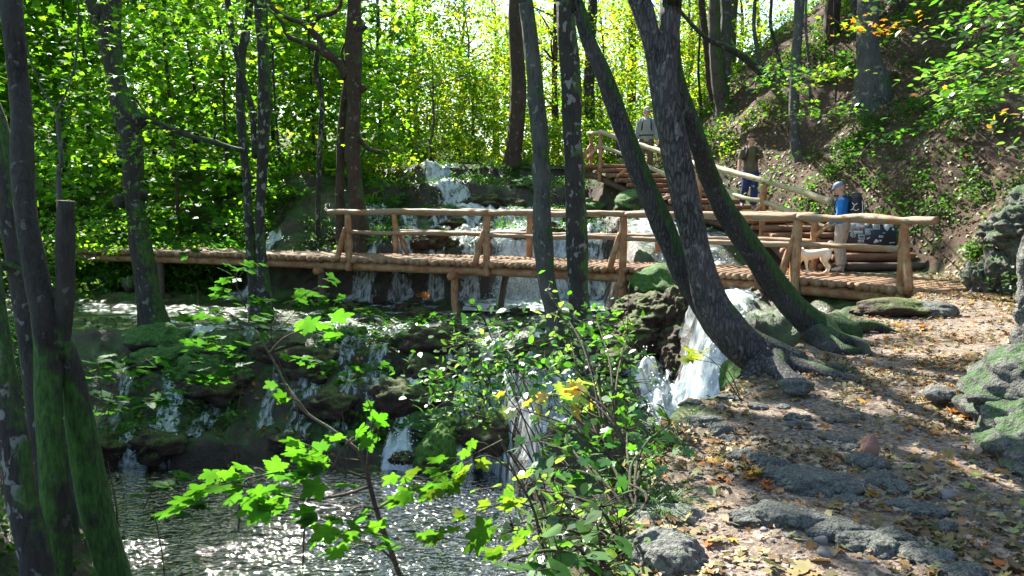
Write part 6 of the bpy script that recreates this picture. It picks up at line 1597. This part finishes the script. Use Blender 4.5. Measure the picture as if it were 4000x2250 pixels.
# his rucksack rides on his back, an object of its own
def pack(label, Lf, m, w_=.30, h_=.50, d_=.20, z0=1.0, y0=-.13, marks=None, sleeping=None):
    b_ = Lf((0, y0 - d_ / 2, z0)); root = empty("backpack", b_, label, "backpack")
    g = Geo()
    T(g, [(0, y0 - d_ * .5, z0), (0, y0 - d_ * .5, z0 + h_ * .12), (0, y0 - d_ * .52, z0 + h_ * .6), (0, y0 - d_ * .45, z0 + h_ * .92), (0, y0 - d_ * .4, z0 + h_)], [w_ * .42, w_ * .52, w_ * .52, w_ * .46, w_ * .3], d_ / w_ * 1.0, 18, 30)
    g.V = [Lf(v) for v in g.V]; remesh(build("bag", g, m, root), .012, 2)
    g = Geo(); T(g, [(0, y0 - d_ * .98, z0 + .05), (0, y0 - d_ * 1.0, z0 + h_ * .5)], [w_ * .32, w_ * .34], .35, 14, 14); g.V = [Lf(v) for v in g.V]; remesh(build("pocket", g, DKG, root), .01, 1)
    g = Geo(); T(g, [(-w_ * .42, y0 - d_ * .45, z0 + h_ + .02), (w_ * .42, y0 - d_ * .45, z0 + h_ + .02)], [.07, .07], 1, 14, 10); g.V = [Lf(v) for v in g.V]; remesh(build("lid", g, DKG, root), .012, 2)
    for s_ in (-1, 1):
        g = Geo(); T(g, [(s_ * .11, y0 - .02, z0 + h_ * .9), (s_ * .115, -.03, z0 + h_ * 1.02), (s_ * .12, .12, z0 + h_ * .8), (s_ * .13, .13, z0 + h_ * .45), (s_ * .16, .0, z0 + .1)], .018, 1, 8, 26); g.V = [Lf(v) for v in g.V]; build("strap", g, BLK, root)
    for pts in (marks or []):
        g = Geo(); T(g, pts, .008, 1, 6, 16); g.V = [Lf(v) for v in g.V]; build("cord", g, stk['w'], root)
    return root
sx = -.165
pack("dark hiking backpack with white cords on the back of the man in blue", Lm, BLK, .33, .50, .24, .98, -.12, marks=[
    [(sx, -.20, 1.36), (sx - .01, -.25, 1.32), (sx - .01, -.30, 1.35)], [(sx - .01, -.25, 1.32), (sx - .01, -.22, 1.24), (sx - .01, -.18, 1.22)], [(sx, -.22, 1.24), (sx - .01, -.29, 1.21), (sx, -.33, 1.24)],
    [(sx, -.16, 1.12), (sx - .01, -.22, 1.10), (sx - .01, -.30, 1.13)], [(sx, -.23, 1.12), (sx, -.24, 1.03)], [(sx, -.30, 1.12), (sx, -.31, 1.02)], [(-.10, -.37, 1.40), (-.10, -.385, 1.15), (-.10, -.37, 1.0)], [(.02, -.375, 1.40), (.02, -.39, 1.15), (.02, -.37, 1.0)]])
# boy walking down
jy = dict(j_st); jy.update(head=(.01, .05, 1.645), neck=(0, .0, 1.50), shL=(-.18, 0, 1.41), elL=(-.27, -.04, 1.16), wrL=(-.41, .10, .99), shR=(.18, 0, 1.41), elR=(.25, .0, 1.13), wrR=(.27, .08, .88),
    knL=(-.09, .10, .50), anL=(-.08, .08, .10), toL=(-.08, .24, .02), knR=(.11, .06, .52), anR=(.13, -.20, .20), toR=(.13, -.07, .10))
bp = P(2925, 822, 19.0)
_, Ly = person("boy in an olive t-shirt and navy trousers walking down the log stairs", bp, math.pi - .12, 1.84, jy, OL, NAV, SHG, sleeves='short', hair=HAIR, head_f=nrm((-.35, .85, -.38)), straps=BLK)
pack("small black backpack on the boy's back", Ly, BLK, .24, .36, .12, 1.08, -.12)
# man in grey
jg = dict(j_st); jg.update(elL=(-.25, -.02, 1.13), wrL=(-.27, .07, .88), elR=(.25, -.02, 1.13), wrR=(.26, .05, .88), anL=(-.10, -.05, .09), toL=(-.12, .11, .035), anR=(.10, .06, .09), toR=(.12, .22, .035))
gp = P(2522, 680, 22.6)
_, Lg = person("man in grey sweater, brown trousers and pale cap high on the log stairs", gp, math.pi - .15, 1.9, jg, GY, BR, SHG, cap=CAPG, head_f=nrm((-.35, .93, -.12)), belt=BLK, belly=.12, straps=DKG, vox=.009)
pack("blue grey backpack on the man in the grey sweater", Lg, flat_mat('pack_blue', (.10, .16, .30), .8), .34, .42, .15, 1.02, -.13)
wp = P(2425, 632, 24.6)
person("walker in grey mostly hidden behind the slanting mossy trunk at the stair top", wp, math.pi + .3, 1.72, jg, flat_mat('pale_grey_cloth', (.34, .35, .36), .9), BLK, SHG, hair=HAIR, vox=.012)

# dog: local x forward, y left, z up
def dog(loc, yaw):
    ca, sa = math.cos(yaw), math.sin(yaw); RM = np.array([[ca, -sa, 0], [sa, ca, 0], [0, 0, 1]])
    root = empty("dog", loc, "cream coloured dog with head lowered and curled tail on the bridge deck", "dog")
    m_, n_, b_ = mat('dog_fur', .85); v_ = coord(n_); f_ = noise(n_, v_, 9, 3)
    n_.links.new(mixc(n_, f_, (.76, .66, .50), (.88, .81, .68)), b_.inputs["Base Color"]); bump(n_, b_, noise(n_, coord(n_, (1, 1, .4)), 90, 3), .5, .01)
    def fin(name, g, m, vx=.008, sm=4, mod=True):
        g.V = [v @ RM.T + np.array(loc) for v in g.V]; o = build(name, g, m, root)
        return remesh(o, vx, sm) if mod else o
    g = Geo()
    T(g, [(-.34, 0, .40), (-.28, 0, .395), (-.14, 0, .385), (0, 0, .36), (.14, 0, .345), (.24, 0, .355), (.31, 0, .37)], [.06, .105, .098, .112, .130, .122, .075], .80, 20, 40)
    T(g, [(.24, 0, .40), (.33, 0, .41), (.42, 0, .37), (.48, 0, .31)], [.105, .085, .070, .062])
    T(g, [(.45, 0, .34), (.51, 0, .29), (.57, .0, .225), (.63, 0, .17)], [.066, .066, .045, .030], .9); T(g, [(.50, 0, .265), (.60, 0, .175)], [.035, .022])
    for s_ in (-1, 1):
        g.add(*tube([(.44, s_ * .045, .365), (.46, s_ * .078, .33), (.49, s_ * .085, .275)], [.012, .024, .010], 8, 10, flat=.5))
        # forelegs
        o_ = .07 if s_ < 0 else -.05
        T(g, [(.22, s_ * .065, .36), (.20 + o_ * .3, s_ * .075, .25), (.22 + o_, s_ * .07, .14), (.20 + o_ * 1.1, s_ * .07, .05), (.205 + o_ * 1.1, s_ * .07, .03)], [.062, .042, .026, .021, .024]); T(g, [(.20 + o_ * 1.1, s_ * .07, .022), (.25 + o_ * 1.1, s_ * .07, .018)], [.024, .020])
        # hind legs: thigh, knee forward, hock back, shank, paw
        o_ = -.06 if s_ < 0 else .07
        T(g, [(-.27, s_ * .065, .37), (-.22 + o_ * .5, s_ * .085, .25), (-.29 + o_, s_ * .08, .145), (-.335 + o_, s_ * .078, .115)], [.085, .060, .033, .024]); T(g, [(-.335 + o_, s_ * .078, .12), (-.31 + o_, s_ * .078, .05), (-.30 + o_, s_ * .078, .03)], [.025, .020, .022]); T(g, [(-.31 + o_, s_ * .078, .022), (-.25 + o_, s_ * .078, .018)], [.024, .020])
    T(g, [(-.36, 0, .43), (-.40, 0, .50), (-.385, 0, .575), (-.32, 0, .60), (-.27, 0, .56)], [.034, .032, .029, .022, .010])
    fin("body", g, m_)
    g = Geo(); ell(g, (.645, 0, .172), (.014, .017, .013)); fin("nose", g, BLK, mod=False)
    for s_ in (-1, 1):
        g = Geo(); ell(g, (.545, s_ * .040, .282), (.009, .008, .009)); fin("eye", g, BLK, mod=False)
    g = Geo(); th = np.linspace(0, 6.283, 21); T(g, np.stack([.36 + .045 * np.cos(th) , .082 * np.sin(th), .405 + .075 * np.cos(th)], -1), .012, 1, 8, 40); fin("collar", g, stk['r'], mod=False)
dog(G(3175, 1066, .004) , math.pi + .12)
